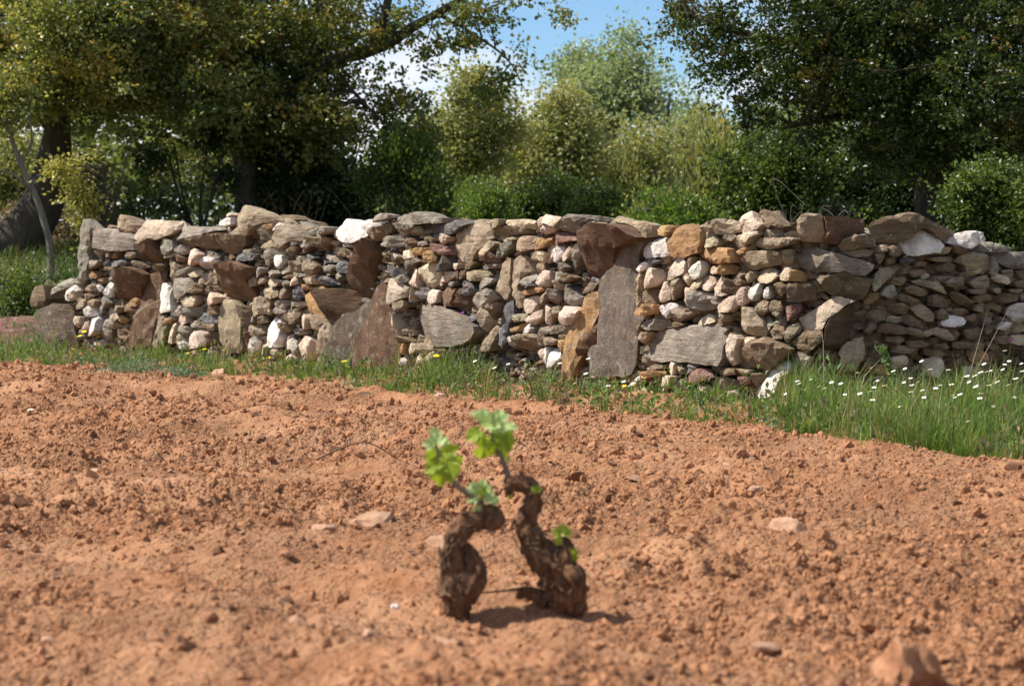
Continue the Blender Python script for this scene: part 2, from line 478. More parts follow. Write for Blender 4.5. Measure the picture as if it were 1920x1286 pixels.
# ------------------------------------------------------------------ the dry stone wall
WALL_STONES = """
uG 3624,1146 3695,1152 3753,1117 3810,1076 3729,1042 3692,945 3667,841 3630,737 3605,653 3510,652 3525,875 3563,1015 3588,1098
kG 3810,1069 3890,1075 3981,1061 4070,1040 4204,1032 4336,1018 4401,964 4412,917 4313,896 4170,896 4001,890 3888,903 3773,917 3691,910 3693,1000 3741,1042
kT 4027,1183 4095,1183 4195,1168 4271,1113 4337,1059 4292,1039 4204,1039 4115,1053 4015,1074 4004,1122
kC 4369,1025 4435,1078 4490,1138 4576,1137 4716,1129 4854,1122 4875,1082 4790,1036 4715,1010 4640,990 4531,977 4423,971 4358,998
sOd 4390,971 4531,977 4444,930 4412,923
kGu 4853,983 4928,1035 4875,1075 5002,1087 5097,1074 5192,1079 5338,1078 5412,1058 5212,1034 5170,1014 4980,995
sBd 4842,976 5086,1008 5275,1020 5422,1032 5421,916 5295,897 5169,903 5085,929 4958,943
sT 3727,903 3831,917 3876,896 3841,855 3772,848 3726,876
sT 3865,889 3956,896 3967,842 3852,827
sO 3990,883 4046,890 4034,828 3967,828
sG 4068,876 4169,890 4312,876 4356,890 4279,835 4112,821 4045,835
sRd 4235,835 4334,869 4477,943 4564,990 4585,910 4681,836 4638,803 4508,789 4388,802 4268,815
sG 4586,983 4672,997 4767,970 4809,903 4745,857 4681,843 4606,876 4574,930
sW 4692,856 4767,890 4798,863 4745,837 4681,836
sG 4809,903 4874,943 4937,936 4947,890 4894,857 4799,883
sB 4777,863 4852,863 4915,837 4894,797 4766,810
sP 4894,810 4937,877 4979,910 5085,903 5168,864 5126,798 5031,771 4925,784
sG 5137,903 5274,890 5357,864 5336,832 5189,851
sW 5126,824 5242,851 5315,832 5336,799 5251,753 5167,746 5126,779
sD 3840,786 3909,807 3955,800 3955,759 3851,759
sD 3966,800 4112,815 4201,794 4112,767 3977,759
sG 3631,785 3726,813 3841,807 3817,765 3701,737 3618,743
sB 4224,815 4355,802 4464,762 4420,741 4289,761
sBd 4550,756 4637,790 4669,770 4647,729 4583,722
sO 3630,709 3771,730 3839,696 3770,661 3676,667
sT 3839,710 3954,725 3999,705 3908,676
sB 3999,718 4089,753 4179,740 4111,699 4021,684
sB 3748,737 3909,759 4067,767 3999,732 3817,724
sRd 4134,740 4267,761 4388,741 4452,701 4430,640 4375,579 4330,511 4264,496 4108,487 3951,498 4020,588 4054,657 4100,712
sW 3907,621 3976,636 4031,623 3997,561 3940,505 3883,531 3872,580
uR 4452,694 4528,708 4658,729 4668,643 4592,629 4581,541 4601,441 4546,339 4501,237 4489,149 4325,104 4171,99 4239,264 4307,422 4386,579
sT 4659,770 4712,810 4798,803 4851,771 4839,691 4764,637 4678,636 4658,703
sB 4787,757 4872,784 4957,771 4893,731 4808,730
sG 4840,731 4978,758 5062,772 5125,746 5041,725 4935,692 4839,698
sC 4977,718 5083,745 5146,733 5146,700 5061,680 4998,692
sT 5156,707 5251,727 5314,682 5313,636 5219,629 5135,628
sG 4774,630 4807,671 4892,678 4977,699 5051,666 5040,620 4997,560 4944,533 4869,505 4784,517 4742,563
sW 4581,628 4700,636 4731,597 4741,530 4772,424 4761,411 4611,394 4590,421 4591,541
sB 4997,580 5082,640 5145,615 5134,562 5060,548
sB 5155,589 5208,622 5334,623 5355,572 5187,569
sC 4826,458 4869,512 4975,534 5081,542 5091,496 5059,456 4953,447
sP 5091,456 5123,549 5187,569 5313,565 5396,533 5385,488 5207,458
sT 5293,760 5357,793 5420,786 5398,715 5376,617 5345,669
sW 3311,580 3387,609 3509,603 3533,568 3435,539 3409,469 3335,481
sG 3461,652 3534,673 3582,646 3557,604 3460,610
sT 3557,576 3699,612 3769,634 3745,564 3651,542 3568,548
sW 3746,592 3804,613 3849,579 3837,552 3757,557
sB 3770,647 3908,669 3998,670 3942,629 3815,613
sG 3919,670 3999,684 4043,657 3976,643
sT 3386,545 3484,561 3532,527 3483,477 3385,482
sB 3508,526 3651,535 3745,523 3650,493 3532,485
sG 3745,502 3837,531 3928,491 3962,464 3904,422 3801,427 3756,467
sT 3409,455 3507,498 3579,471 3578,416 3457,399
sB 3579,457 3697,494 3779,475 3778,433 3625,416
sO 4220,482 4286,510 4341,497 4307,442 4219,427
sW 3542,386 3626,429 3732,424 3778,390 3731,348 3601,338 3542,365
sG 3766,369 3813,439 3870,440 3858,385 3789,356
sT 4017,402 4085,444 4130,431 4107,383 4017,381
sB 4130,431 4263,440 4296,407 4240,379 4141,397
sP 3881,399 3939,428 3995,401 4062,348 4016,312 3926,317 3881,365
sG 3823,363 3892,344 3971,311 3947,153 3855,150 3844,219 3879,275
sW 3648,311 3719,347 3800,342 3834,301 3844,233 3763,196 3669,179 3611,213 3623,262
sP 3420,341 3554,337 3553,281 3492,252 3431,299
sO 4039,327 4107,362 4162,329 4128,295 4050,313
sT 3982,298 4050,300 4072,266 4004,244 3971,263
sP 3529,281 3600,303 3611,248 3552,197 3503,224
sB 3993,236 4128,253 4194,214 4171,159 4014,155
sP 3763,133 3878,158 3900,124 3808,79 3739,105
uT 4524,317 4590,392 4654,374 4632,340 4696,301 4674,240 4663,160 4565,116 4479,154
sW 4740,402 4804,423 4847,411 4804,370 4750,376
sO 4621,326 4697,354 4761,342 4739,309 4653,307
sG 4697,368 4761,376 4793,343 4729,335
sP 4814,344 4847,398 4911,412 4974,380 4973,327 4920,300 4824,311
sG 4943,433 4996,453 5101,449 5122,396 5058,369 4953,380
sG 4826,444 4953,453 4932,419 4836,417
sD 5132,338 5185,404 5269,393 5374,376 5363,330 5247,327
sG 4994,328 5058,342 5163,319 5110,278 5026,289
sB 5163,319 5342,323 5352,271 5184,267
sC 4685,214 4718,301 4792,310 4802,230 4780,150 4695,160
sG 4835,304 4973,294 5015,262 4972,228 4866,232
sT 4802,230 4930,227 4972,202 4929,167 4844,138 4802,164
sW 4844,152 4929,181 4961,142 4918,101 4844,112
sP 4982,149 5004,262 5057,277 5205,261 5225,241 5214,163 5130,134 4992,116
sBr 5236,242 5352,264 5361,180 5235,157
sB 5080,448 5238,471 5396,461 5374,434 5133,416
sB 5206,424 5374,428 5384,389 5248,386
sP 5161,69 5245,137 5308,100 5286,27 5181,30
sT 4971,89 5077,106 5140,75 5055,39 4949,49
kW 5423,1123 5528,1154 5548,1096 5485,1071 5422,1084
kP 5454,1168 5507,1187 5538,1167 5486,1148
kT 5539,1212 5591,1231 5655,1242 5760,1215 5899,1182 5974,1149 5866,1125 5780,1081 5653,1063 5548,1090 5538,1135
kT 5422,1032 5548,1051 5717,1088 5844,1119 5985,1149 6084,1148 6195,1128 6285,1096 6172,1084 6061,1098 5951,1099 5866,1081 5790,1043 5737,1005 5653,1018 5527,1032
sBd 5422,1026 5611,1019 5716,1012 5705,929 5652,890 5567,864 5462,877 5420,890
sG 5780,1050 5887,1093 5973,1093 6039,1054 6082,1004 6038,972 5907,966 5822,967 5758,992
sO 5984,1086 6061,1098 6061,1067 6017,1042 5973,1061
sW 6050,1054 6105,1104 6161,1097 6127,1060 6072,1041
kT 6082,1016 6149,1078 6285,1090 6458,1082 6553,1063 6517,1038 6481,1020 6493,989 6423,965 6353,971 6261,947 6216,909 6148,915 6104,966 6049,991
sT 5854,967 6016,972 6104,953 6126,915 6015,897 5928,916
sG 6376,965 6458,977 6528,952 6564,927 6469,915 6388,928
sW 6250,940 6330,965 6376,953 6353,934 6261,922
kG 6481,1014 6565,1044 6733,1067 6978,1059 6965,1023 6830,1000 6709,988 6564,989
sBd 6493,1002 6709,982 6879,994 6928,975 6854,939 6732,915 6612,921 6564,952
kW 6953,987 6990,1035 7076,1076 7125,1118 7270,1104 7480,1108 7515,1072 7388,1032 7399,997 7305,968 7221,950 7124,957 7026,975
sRd 7148,950 7305,968 7387,985 7456,961 7340,909 7197,933
sB 7399,1032 7526,1060 7614,1065 7636,972 7479,961 7411,991
sT 6879,969 7002,963 6977,927 6879,945
sW 7002,957 7124,939 7136,915 7002,927
sT 6756,903 6818,939 6977,921 7124,903 7184,867 7220,843 7062,849 6879,879
sG 7148,921 7292,903 7340,879 7221,879
sB 6238,897 6329,928 6388,922 6352,878 6261,878
sB 6376,897 6469,909 6588,915 6516,878 6399,866 6341,872
sG 5864,865 5950,897 6104,916 6159,897 6238,878 6193,859 6059,846 5982,796 5927,776 5831,801 5831,833
sD 5577,845 5630,877 5736,884 5832,865 5810,820 5683,813 5598,819
sT 5715,897 5778,909 5843,890 5800,878 5715,877
sB 5473,851 5546,864 5577,839 5525,813 5472,825
sW 5971,789 6015,840 6103,859 6193,853 6204,815 6147,777 6080,752 5992,758
sG 6204,865 6329,847 6457,853 6492,817 6398,810 6283,822
sD 6480,854 6563,866 6635,842 6563,817 6504,823
sG 6635,860 6805,860 6952,849 7025,819 6878,806 6683,823
sD 6683,817 6853,806 6804,781 6695,787
sT 6283,791 6352,816 6515,792 6551,755 6467,730 6351,729 6271,741
sG 6147,771 6260,778 6271,728 6191,715 6124,740
sT 6587,817 6647,817 6683,781 6658,732 6622,707 6586,743
sB 6539,817 6587,835 6587,792 6551,774
sD 6976,807 7074,825 7123,807 7098,735 7000,735 6951,770
sG 6755,769 6853,794 6927,782 6878,746 6780,745
sT 6743,732 6853,739 6853,715 6755,708
sG 6865,721 6951,740 7037,711 7000,680 6877,697
sG 5788,737 5842,769 5949,757 5948,726 5884,687 5798,699
sG 5959,732 6058,745 6146,721 6102,689 5992,694
sT 5755,660 5820,699 5873,674 5862,636 5797,616 5755,641
sB 5884,674 5948,707 5992,669 5948,637 5883,643
sC 6003,688 6080,689 6180,665 6145,627 6057,619 6002,644
sB 6191,690 6282,716 6328,704 6259,678
sG 6363,729 6515,718 6610,707 6562,694 6421,699
sT 6421,686 6610,700 6694,683 6670,646 6514,650 6432,661
sP 6282,691 6351,710 6409,686 6420,649 6327,629 6282,654
sG 6168,646 6259,672 6293,647 6236,622
sD 6694,683 6755,708 6853,691 6951,662 6852,636 6730,635
sT 5851,585 5926,624 6035,619 6145,595 6168,552 6056,531 5925,542 5861,560
sT 6168,602 6225,628 6247,591 6224,534 6167,539
sD 6258,566 6338,598 6409,636 6455,606 6466,563 6396,525 6303,535
sO 6455,643 6538,644 6573,620 6490,594 6466,612
sO 6478,557 6562,614 6657,640 6754,623 6803,575 6851,527 6876,467 6875,406 6838,411 6729,421 6608,430 6513,446 6477,507
sRr 6791,617 6938,619 7097,604 7219,564 7242,499 7181,432 7059,411 6912,401 6864,503
sRd 7061,657 7122,724 7244,790 7364,867 7491,961 7514,891 7479,791 7443,703 7420,632 7408,556 7302,542 7182,569 7085,621
sG 6001,511 6078,525 6224,521 6258,503 6189,464 6078,468 5990,473
sG 6235,490 6303,510 6349,480 6326,442 6235,446
sB 6361,499 6442,513 6489,483 6430,457
sRd 5419,780 5545,806 5682,801 5820,763 5830,712 5755,660 5797,597 5818,546 5764,494 5627,505 5469,502 5375,539 5376,617 5398,715
uT 5764,462 5797,527 5883,547 5990,524 5979,466 5946,402 5774,399
uT 5417,493 5459,514 5564,509 5627,471 5658,395 5646,298 5624,111 5466,92 5393,194 5363,323 5385,441
sBr 5637,471 5732,448 5752,333 5708,139 5645,137 5668,299
sG 6078,467 6190,476 6201,432 6100,411 6034,435
sT 5968,440 6023,453 6034,422 5989,415
sC 6088,392 6167,431 6246,458 6302,434 6302,384 6234,358 6143,362
sB 6326,447 6396,467 6453,438 6418,400 6325,404
sG 5732,383 5795,398 5817,353 5752,333
sB 5828,386 5913,400 5945,350 5859,329 5806,340
sT 5731,319 5816,328 5902,311 5891,260 5816,232 5741,243
sW 5924,388 5978,421 6022,377 6088,379 6121,336 6154,293 6165,236 6142,166 6053,163 5965,173 5912,210 5923,286
sT 6155,349 6268,358 6267,296 6211,275 6166,306
sB 6279,377 6395,387 6371,349 6279,346
sP 6383,337 6430,406 6536,427 6572,391 6571,329 6488,309 6394,318
sG 6279,302 6371,318 6488,302 6487,278 6394,262
sT 6584,404 6656,424 6851,410 6875,369 6777,360 6728,297 6691,235 6606,244 6583,317
sP 6177,268 6256,264 6289,222 6278,159 6175,142 6165,205
sW 6278,240 6324,216 6347,173 6323,110 6300,147 6289,203
sP 6358,186 6417,238 6499,259 6583,250 6654,215 6654,160 6629,98 6451,78 6393,125
sW 5740,127 5772,205 5816,239 5847,195 5836,131 5793,97 5729,101
sP 5847,169 5944,185 6009,162 6009,111 5922,95 5857,119
sT 6020,150 6120,159 6164,117 6119,84 6042,106
sP 5900,82 6009,73 6030,36 5921,19
sP 6164,66 6277,121 6323,85 6231,31
uT 6641,135 6654,172 6728,346 6777,372 6899,345 6849,240 6775,140 6726,132
uN 6912,352 7096,441 7242,480 7385,519 7431,531 7384,436 7337,358 7241,284 7216,164 7215,50 6995,-44 6774,-43 6750,84 6800,141 6874,241
sT 6629,122 6751,133 6836,112 6798,-18 6580,-40
uR 7489,626 7590,663 7698,618 7709,543 7729,456 7781,359 7812,273 7781,186 7759,69 7738,-19 7358,-62 7240,51 7241,284 7337,358 7385,466
kG 7503,1090 7492,1131 7614,1153 7701,1151 7764,1139 7774,1122 7701,1111 7614,1100
kG 7774,1122 7866,1143 8075,1158 8143,1157 8200,1139 8238,1116 8499,1108 8517,1096 8453,1080 8219,1077 8074,1073 7976,1068 7846,1092 7784,1081 7721,1036 7700,1053
sGd 7784,1081 7866,1086 8025,1062 7966,1034 7846,1029 7774,1041
sT 7936,1011 7986,1051 8045,1062 8074,1033 8084,999 7946,994
kD 8065,1050 8123,1072 8257,1071 8407,1075 8545,1096 8698,1094 8680,1073 8590,1051 8517,1030 8444,1003 8369,998 8314,1009 8238,993 8123,1004 8084,1027
sB 8025,988 8171,987 8257,970 8238,953 8074,959
sB 7603,1077 7700,1088 7721,1041 7658,1007 7603,1007
sG 7658,972 7721,995 7835,983 7835,920 7742,914 7646,938
sB 7846,983 7986,977 8015,948 7896,937
sG 8025,954 8103,959 8123,931 8025,925
sP 8228,953 8286,1004 8341,1009 8425,986 8407,958 8332,931 8257,942
sM 8142,948 8219,942 8332,925 8425,925 8425,869 8332,863 8257,891 8152,908
sT 8425,969 8481,1014 8572,1041 8680,1084 8787,1093 8840,1066 8866,1022 8875,979 8804,946 8734,903 8680,859 8635,820 8517,819 8444,858 8416,914
kT 8787,1088 8910,1098 9014,1096 8997,1059 8857,1028 8831,1066
kC 9031,1091 9159,1095 9270,1083 9270,1030 9159,1041 9048,1053 9014,1075
sBd 8857,1017 8927,1049 9066,1053 9261,1030 9219,1004 9031,989 8927,989
sT 8680,853 8734,903 8813,946 8866,957 8945,940 8892,908 8840,870 8787,832 8698,826
sBd 8751,826 8840,859 8875,892 8962,827 8875,805 8769,804
sT 8953,962 9074,983 9142,977 9031,951 8962,946
sG 8866,908 8945,935 9083,956 9074,913 9005,870 8945,838 8883,832 8857,870
sT 9083,935 9151,977 9236,988 9320,971 9320,913 9202,886 9091,886
kP 9270,1009 9270,1072 9303,1104 9387,1124 9487,1112 9570,1096 9612,1085 9554,1044 9454,1065 9354,1066 9295,1051
sP 9278,998 9295,1046 9387,1061 9487,1060 9537,1028 9454,1008 9370,998
sO 9329,955 9387,971 9454,960 9421,913 9354,892 9329,913
sO 7966,880 8025,914 8123,914 8161,891 8064,863 7986,857
sC 7835,845 7845,891 7926,897 7966,868 7986,846 7905,834
sP 7668,856 7721,885 7783,868 7825,851 7762,833 7668,827
sO 8113,846 8142,880 8199,897 8237,875 8247,824 8199,807 8123,818
sG 7783,805 7905,828 8025,846 8064,823 7945,788 7825,770
sD 8256,846 8369,858 8406,813 8397,769 8313,751 8256,768
sC 8406,791 8444,808 8517,808 8526,775 8462,758 8416,769
sB 8535,808 8626,825 8698,815 8662,787 8644,771 8553,770
sG 8680,782 8813,804 8945,811 8927,783 8769,771 8698,771
sD 7624,769 7678,787 7741,770 7825,759 7824,730 7741,706 7634,740
sT 7835,765 7905,771 7915,748 7845,748
sC 8044,789 8142,807 8237,807 8237,711 8218,666 8180,643 8083,653 8044,687 8044,744
sP 7915,748 7966,771 8024,760 8034,681 8044,641 7945,651 7915,697
sG 7772,701 7865,731 7915,697 7905,674 7804,678
sP 8266,678 8313,723 8406,752 8453,747 8444,713 8350,679
sM 8462,747 8517,759 8517,703 8462,702
sB 8526,759 8599,765 8590,715 8526,703
sT 8599,715 8608,754 8724,766 8822,761 8839,734 8751,695 8644,693
sG 8415,685 8480,686 8480,658 8425,663
sD 8517,681 8571,704 8626,677 8680,633 8626,599 8535,592 8517,637
sG 8697,628 8706,672 8804,717 8892,707 8857,679 8751,634
uT 8866,641 8910,696 8945,762 8979,827 9014,849 9048,838 9057,773 9048,693 9057,639 9031,590 8944,588 8883,598
sP 7623,647 7656,682 7741,701 7824,678 7905,639 7884,576 7803,551 7719,521 7645,543 7612,600
sC 7894,582 7925,628 7975,646 7985,595 7975,543 7904,553
sD 7995,635 8083,642 8151,620 8160,569 8083,556 7994,566
sP 8170,598 8189,632 8256,622 8246,543 8189,530 8160,564
sR 8256,554 8275,611 8313,656 8425,663 8498,636 8480,575 8461,519 8359,522 8256,531
sRr 8507,642 8608,605 8626,522 8489,519
sG 8626,522 8697,595 8822,646 8866,631 8892,587 8822,543 8751,508 8697,441 8626,450
uT 9074,720 9091,827 9117,849 9202,860 9253,828 9270,764 9219,753 9160,721 9134,667 9185,603 9168,533 9117,548 9083,612
sT 9261,871 9286,892 9345,892 9354,850 9320,823 9261,839
sC 9354,860 9387,892 9437,881 9421,818 9371,818
sT 9287,786 9320,818 9387,813 9379,776 9303,754
sP 9295,690 9337,744 9387,770 9454,766 9463,687 9421,665 9337,669
sG 9202,721 9270,743 9303,722 9270,684 9185,667 9168,694
sO 9168,624 9287,658 9388,665 9371,638 9253,610
sD 9219,663 9287,685 9304,669 9236,647
sP 9168,539 9202,582 9287,605 9354,601 9304,541 9287,499 9219,486
sT 9320,563 9379,622 9454,639 9438,586 9354,553
sT 7740,526 7782,550 7864,551 7884,517 7803,469 7761,492
sG 7854,482 7924,518 8024,531 8217,524 8331,515 8452,495 8544,464 8661,434 8733,397 8751,359 8697,314 8589,277 8452,255 8312,251 8198,258 8101,272 8003,280 7903,305 7873,368 7853,425
sP 7666,501 7740,508 7782,457 7802,389 7813,285 7760,272 7718,357 7677,432
sT 7813,343 7863,356 7883,322 7823,308
sB 7823,303 7903,299 7964,267 7823,257
sO 7728,224 7823,251 7913,254 7893,184 7781,180
sC 7913,185 7934,255 8062,265 8121,238 8023,212 7964,187
sT 8062,219 8121,233 8198,224 8140,182 8081,197
sC 7963,164 8023,201 8101,181 8101,135 8022,121
sW 7832,147 7873,160 7903,139 7883,97 7832,101
sT 8140,137 8197,207 8265,232 8284,199 8216,146 8159,81
sB 8216,89 8349,145 8405,69 8386,12 8235,5
sBr 8293,233 8443,238 8516,224 8386,180 8312,166
sT 8724,468 8787,552 8839,558 8883,526 8874,472 8874,417 8804,372 8778,360 8751,414
sBd 8883,537 8962,561 8970,496 8910,440 8892,483
sD 8652,456 8706,479 8724,435 8670,423
sT 8751,304 8804,372 8874,406 8918,386 8927,310 8892,243 8769,239
uD 8953,484 9005,556 9083,568 9091,504 9048,422 9031,340 8996,258 8936,256 8927,392
sT 9083,477 9168,489 9236,480 9219,448 9117,434
sP 9236,454 9304,503 9346,520 9337,456 9304,423 9253,433
sO 9074,390 9168,425 9219,442 9219,416 9168,382 9100,369
sW 9211,399 9236,432 9262,396 9253,369 9202,362
sG 9270,396 9388,410 9505,424 9588,426 9663,423 9671,386 9555,372 9388,367 9270,364
sW 9022,286 9048,336 9100,348 9100,305 9057,260
sT 9108,337 9185,361 9287,364 9338,334 9321,280 9219,255 9117,273
sB 9346,356 9388,367 9413,347 9388,293 9346,292
sP 9304,248 9371,271 9430,274 9430,231 9355,207
kG 9562,1049 9620,1079 9703,1120 9803,1114 9904,1107 10004,1096 10046,1085 9971,1071 9870,1087 9778,1062 9737,1006 9670,1006 9604,1017
kT 9787,1057 9854,1082 9971,1065 9921,1035 9820,1010 9779,1031
kT 9937,1040 10038,1085 10088,1105 10121,1084 10221,1073 10342,1072 10444,1056 10489,1045 10519,981 10444,972 10382,997 10319,1037 10221,1058 10088,1064 10005,1050
sRd 9804,985 9837,1010 9921,1030 10071,1059 10221,1048 10319,1032 10382,992 10429,972 10335,952 10254,927 10164,902 10139,867 10106,821 10056,781 9989,739 9964,703 9888,708 9788,722 9721,737 9671,757 9721,830 9771,892 9787,944
sG 9704,902 9737,933 9787,954 9779,902 9754,861 9704,799 9671,757 9654,798 9662,850 9687,871
sM 9421,950 9504,1002 9604,1007 9687,996 9770,980 9720,959 9620,949 9554,934 9487,934
sO 9387,971 9437,976 9454,923 9387,918
sP 9387,892 9437,929 9487,923 9479,871 9438,818 9387,813
sW 9471,829 9504,902 9554,918 9596,897 9562,850 9521,819
sP 9571,840 9604,902 9654,923 9687,902 9654,850 9604,819
sG 9496,798 9538,813 9621,819 9654,793 9621,762 9538,766
sP 9387,765 9454,766 9471,724 9454,671 9388,670
sG 9479,745 9504,761 9588,746 9571,714 9504,708
sB 9596,735 9654,757 9721,726 9671,700 9604,699
sT 9463,682 9488,708 9571,683 9571,646 9504,640 9463,655
sG 9429,628 9471,655 9529,640 9538,588 9488,545 9446,565
sG 9538,578 9571,641 9604,683 9654,668 9721,623 9771,592 9755,561 9688,554 9588,552
sB 9688,653 9754,685 9855,697 9938,693 9888,646 9805,629 9721,628
sT 9496,535 9555,547 9571,505 9513,472
uH 10156,892 10254,922 10351,957 10444,967 10382,932 10327,892 10311,862 10304,782 10304,707 10320,623 10344,543 10345,483 10305,432 10297,322 10289,231 10241,158 9974,125 9873,141 9856,275 9889,312 9939,329 9956,422 9964,535 9955,637 9972,719 10039,760 10097,791 10139,852
sT 10319,872 10375,902 10367,833 10343,783 10352,708 10352,633 10384,584 10368,534 10344,543 10328,623 10312,733
sW 10367,863 10359,907 10382,932 10444,957 10505,971 10549,976 10607,942 10621,902 10571,863 10475,853 10414,848
sW 10320,783 10351,818 10398,828 10430,813 10414,793 10351,768
sD 10422,843 10475,848 10535,833 10475,813 10430,818
sP 10336,713 10360,753 10414,783 10475,794 10520,784 10542,735 10535,695 10491,680 10415,669 10368,693
sB 10384,654 10446,674 10528,671 10536,587 10431,575 10384,604
sP 10542,774 10579,814 10621,844 10664,858 10720,854 10762,825 10762,766 10707,746 10636,726 10564,715 10550,745
kO 10621,932 10649,1000 10705,1044 10761,1048 10802,1043 10843,1018 10857,955 10871,883 10831,883 10762,854 10664,863 10628,893
kO 10527,1016 10563,1040 10620,1044 10691,1039 10649,1000 10606,981 10549,991
sB 10776,854 10817,859 10804,796 10769,776
sW 10804,747 10817,805 10858,830 10898,835 10912,796 10899,758 10879,733 10831,728
sC 10721,727 10735,756 10776,766 10804,728 10777,689 10735,688
sT 10629,677 10650,707 10721,732 10735,688 10707,649 10665,604 10637,628
sP 10535,666 10564,711 10608,711 10629,667 10637,608 10594,588 10543,597
sC 10790,669 10818,704 10858,728 10879,729 10899,719 10886,680 10859,670 10818,660
sP 10672,589 10707,639 10763,679 10818,660 10818,602 10791,572 10707,571
sGr 10825,651 10859,666 10926,652 10999,605 10986,567 10900,545 10825,573
sP 9354,536 9421,553 9488,528 9471,460 9455,427 9388,431
sP 9513,466 9571,514 9654,548 9738,544 9780,524 9755,482 9705,434 9588,431 9530,435
uO 9788,545 9888,671 9955,702 9964,600 9939,538 9905,471 9855,392 9789,287 9739,207 9689,116 9639,72 9514,77 9572,200 9605,290 9655,376 9705,450
sRr 9947,518 9964,539 9956,395 9940,323 9872,279 9772,244 9805,298 9881,403
sO 10337,517 10368,538 10446,579 10536,576 10551,552 10521,521 10431,509
sW 10558,532 10565,572 10623,588 10679,584 10693,569 10637,529 10609,494 10565,513
sT 10616,494 10665,544 10722,565 10791,562 10819,548 10764,507 10708,477 10623,480
sC 10791,469 10805,508 10846,529 10900,530 10940,516 10960,483 10887,462
sG 10353,438 10400,474 10492,491 10580,483 10595,454 10522,423 10416,419 10353,423
sB 10580,434 10609,464 10680,476 10750,468 10722,453 10609,430
sT 10353,378 10385,409 10439,410 10416,370 10369,338
sB 10305,406 10329,467 10361,468 10345,407 10337,327 10305,316
sG 10424,390 10477,411 10609,430 10750,449 10900,462 10986,474 11058,457 11032,418 11071,381 11058,342 11065,275 11046,236 10902,240 10765,249 10645,249 10537,235 10424,241 10322,236 10289,245 10337,307 10385,329
sT 10401,190 10463,217 10552,216 10552,196 10463,183
sO 10338,157 10432,176 10567,182 10567,162 10463,138 10346,132
sB 10455,132 10567,157 10552,127 10493,105 10463,98
sC 10574,168 10596,218 10631,239 10667,231 10674,202 10660,167 10589,158
sT 10681,217 10737,204 10744,175 10681,163
sD 10751,195 10765,235 10820,242 10861,229 10820,198 10765,171
sC 10486,94 10538,126 10574,153 10653,161 10709,159 10681,123 10611,71 10538,77
sT 10668,74 10660,113 10724,145 10766,122 10773,89 10682,55
sM 10731,150 10765,171 10854,209 10942,208 10995,167 10929,145 10834,121 10772,128
sW 10241,77 10290,119 10338,147 10338,122 10282,74
sC 10175,48 10225,71 10354,73 10494,55 10639,53 10646,33 10538,18 10307,25 10192,19
sP 10524,-13 10553,13 10611,17 10611,-13 10538,-32
sT 10386,-1 10463,18 10509,6 10449,-27 10371,-32
sP 10821,91 10875,113 10942,107 10942,78 10848,68
sP 10821,33 10862,64 10942,68 10956,20 10876,-3 10821,3
sW 9430,210 9472,275 9522,266 9555,215 9505,160 9430,157
sO 9522,287 9538,330 9622,343 9630,323 9588,258 9538,267
sB 9472,349 9555,367 9655,370 9638,349 9488,334
sT 9388,336 9455,348 9513,329 9472,296 9388,299
sW 9388,261 9430,284 9438,242 9422,167 9355,143 9321,206
kT 10897,1027 10964,1056 11029,1074 11105,1073 11155,1054 11180,1006 11130,992 11080,988 11016,988 11003,1003 10937,1008
kP 11161,1063 11191,1096 11240,1119 11263,1091 11299,1062 11333,1043 11310,1015 11252,1006 11192,987 11186,1025
kB 11304,1118 11344,1127 11410,1098 11463,1061 11510,1032 11484,1019 11432,1038 11378,1024 11344,1024 11344,1062 11298,1081
sT 10871,999 10898,1003 10977,1003 11016,960 11023,921 10951,912 10898,917 10878,941
sG 11016,960 11042,983 11131,988 11155,973 11118,950 11042,950
sC 11106,950 11168,978 11228,997 11310,1006 11316,987 11264,968 11229,931 11180,912 11131,912
sG 11327,977 11333,1015 11400,1014 11442,1024 11484,1033 11469,995 11459,972 11389,972 11333,968
sT 11479,986 11515,1005 11555,1000 11555,977 11484,972
sT 11246,940 11264,963 11361,968 11469,967 11555,967 11565,958 11525,930 11454,912 11367,902 11299,912
sO 11143,893 11192,912 11241,921 11264,907 11205,883 11156,869
sO 10789,863 10871,902 10898,912 10978,912 11055,912 11119,902 11144,855 11138,826 11056,821 10938,821 10831,825
sT 11156,845 11193,883 11276,893 11411,893 11412,837 11401,809 11323,799 11241,784 11157,784 11144,798
sBr 11417,888 11464,893 11465,818 11412,813
sT 11470,865 11480,898 11521,902 11526,856 11516,818 11470,818
kT 11560,1023 11559,1060 11589,1092 11612,1101 11687,1096 11701,1078 11706,1022 11716,985 11698,944 11642,944 11575,949 11565,976
kRr 11706,1082 11756,1082 11834,1078 11928,1064 11928,999 11863,985 11817,962 11780,930 11711,939 11720,995
sG 11516,818 11526,874 11536,921 11575,935 11614,925 11689,902 11803,874 11873,851 11929,837 11978,819 11968,791 11930,759 11864,764 11818,782 11735,773 11671,772 11605,791 11556,809
sBd 11652,759 11735,763 11818,773 11873,754 11930,745 11968,736 11949,680 11921,625 11865,615 11819,643 11764,643 11718,671 11690,708
kB 11780,921 11808,958 11853,976 11928,990 11991,953 11997,921 11929,911 11863,902 11808,893
sT 11803,884 11854,898 11929,907 11987,893 11967,865 11882,856
sC 10919,787 10952,806 11017,802 11017,768 10965,758 10919,768
sO 11024,797 11056,816 11107,817 11144,798 11132,764 11056,754 11024,768
sP 10872,729 10925,753 10978,739 10992,711 10959,662 10913,671 10872,690
sP 10966,667 10992,720 11031,754 11063,740 11056,692 11057,654 11095,645 11070,635 11005,639
sBr 11069,740 11120,722 11157,674 11132,646 11069,654
sT 11132,769 11169,779 11205,760 11193,741 11132,741
sB 11126,722 11144,736 11206,737 11224,704 11182,675 11157,679
sC 11265,751 11288,789 11334,808 11379,799 11423,776 11439,753 11412,724 11379,710 11312,719 11277,733
sT 11218,751 11253,770 11265,742 11242,713
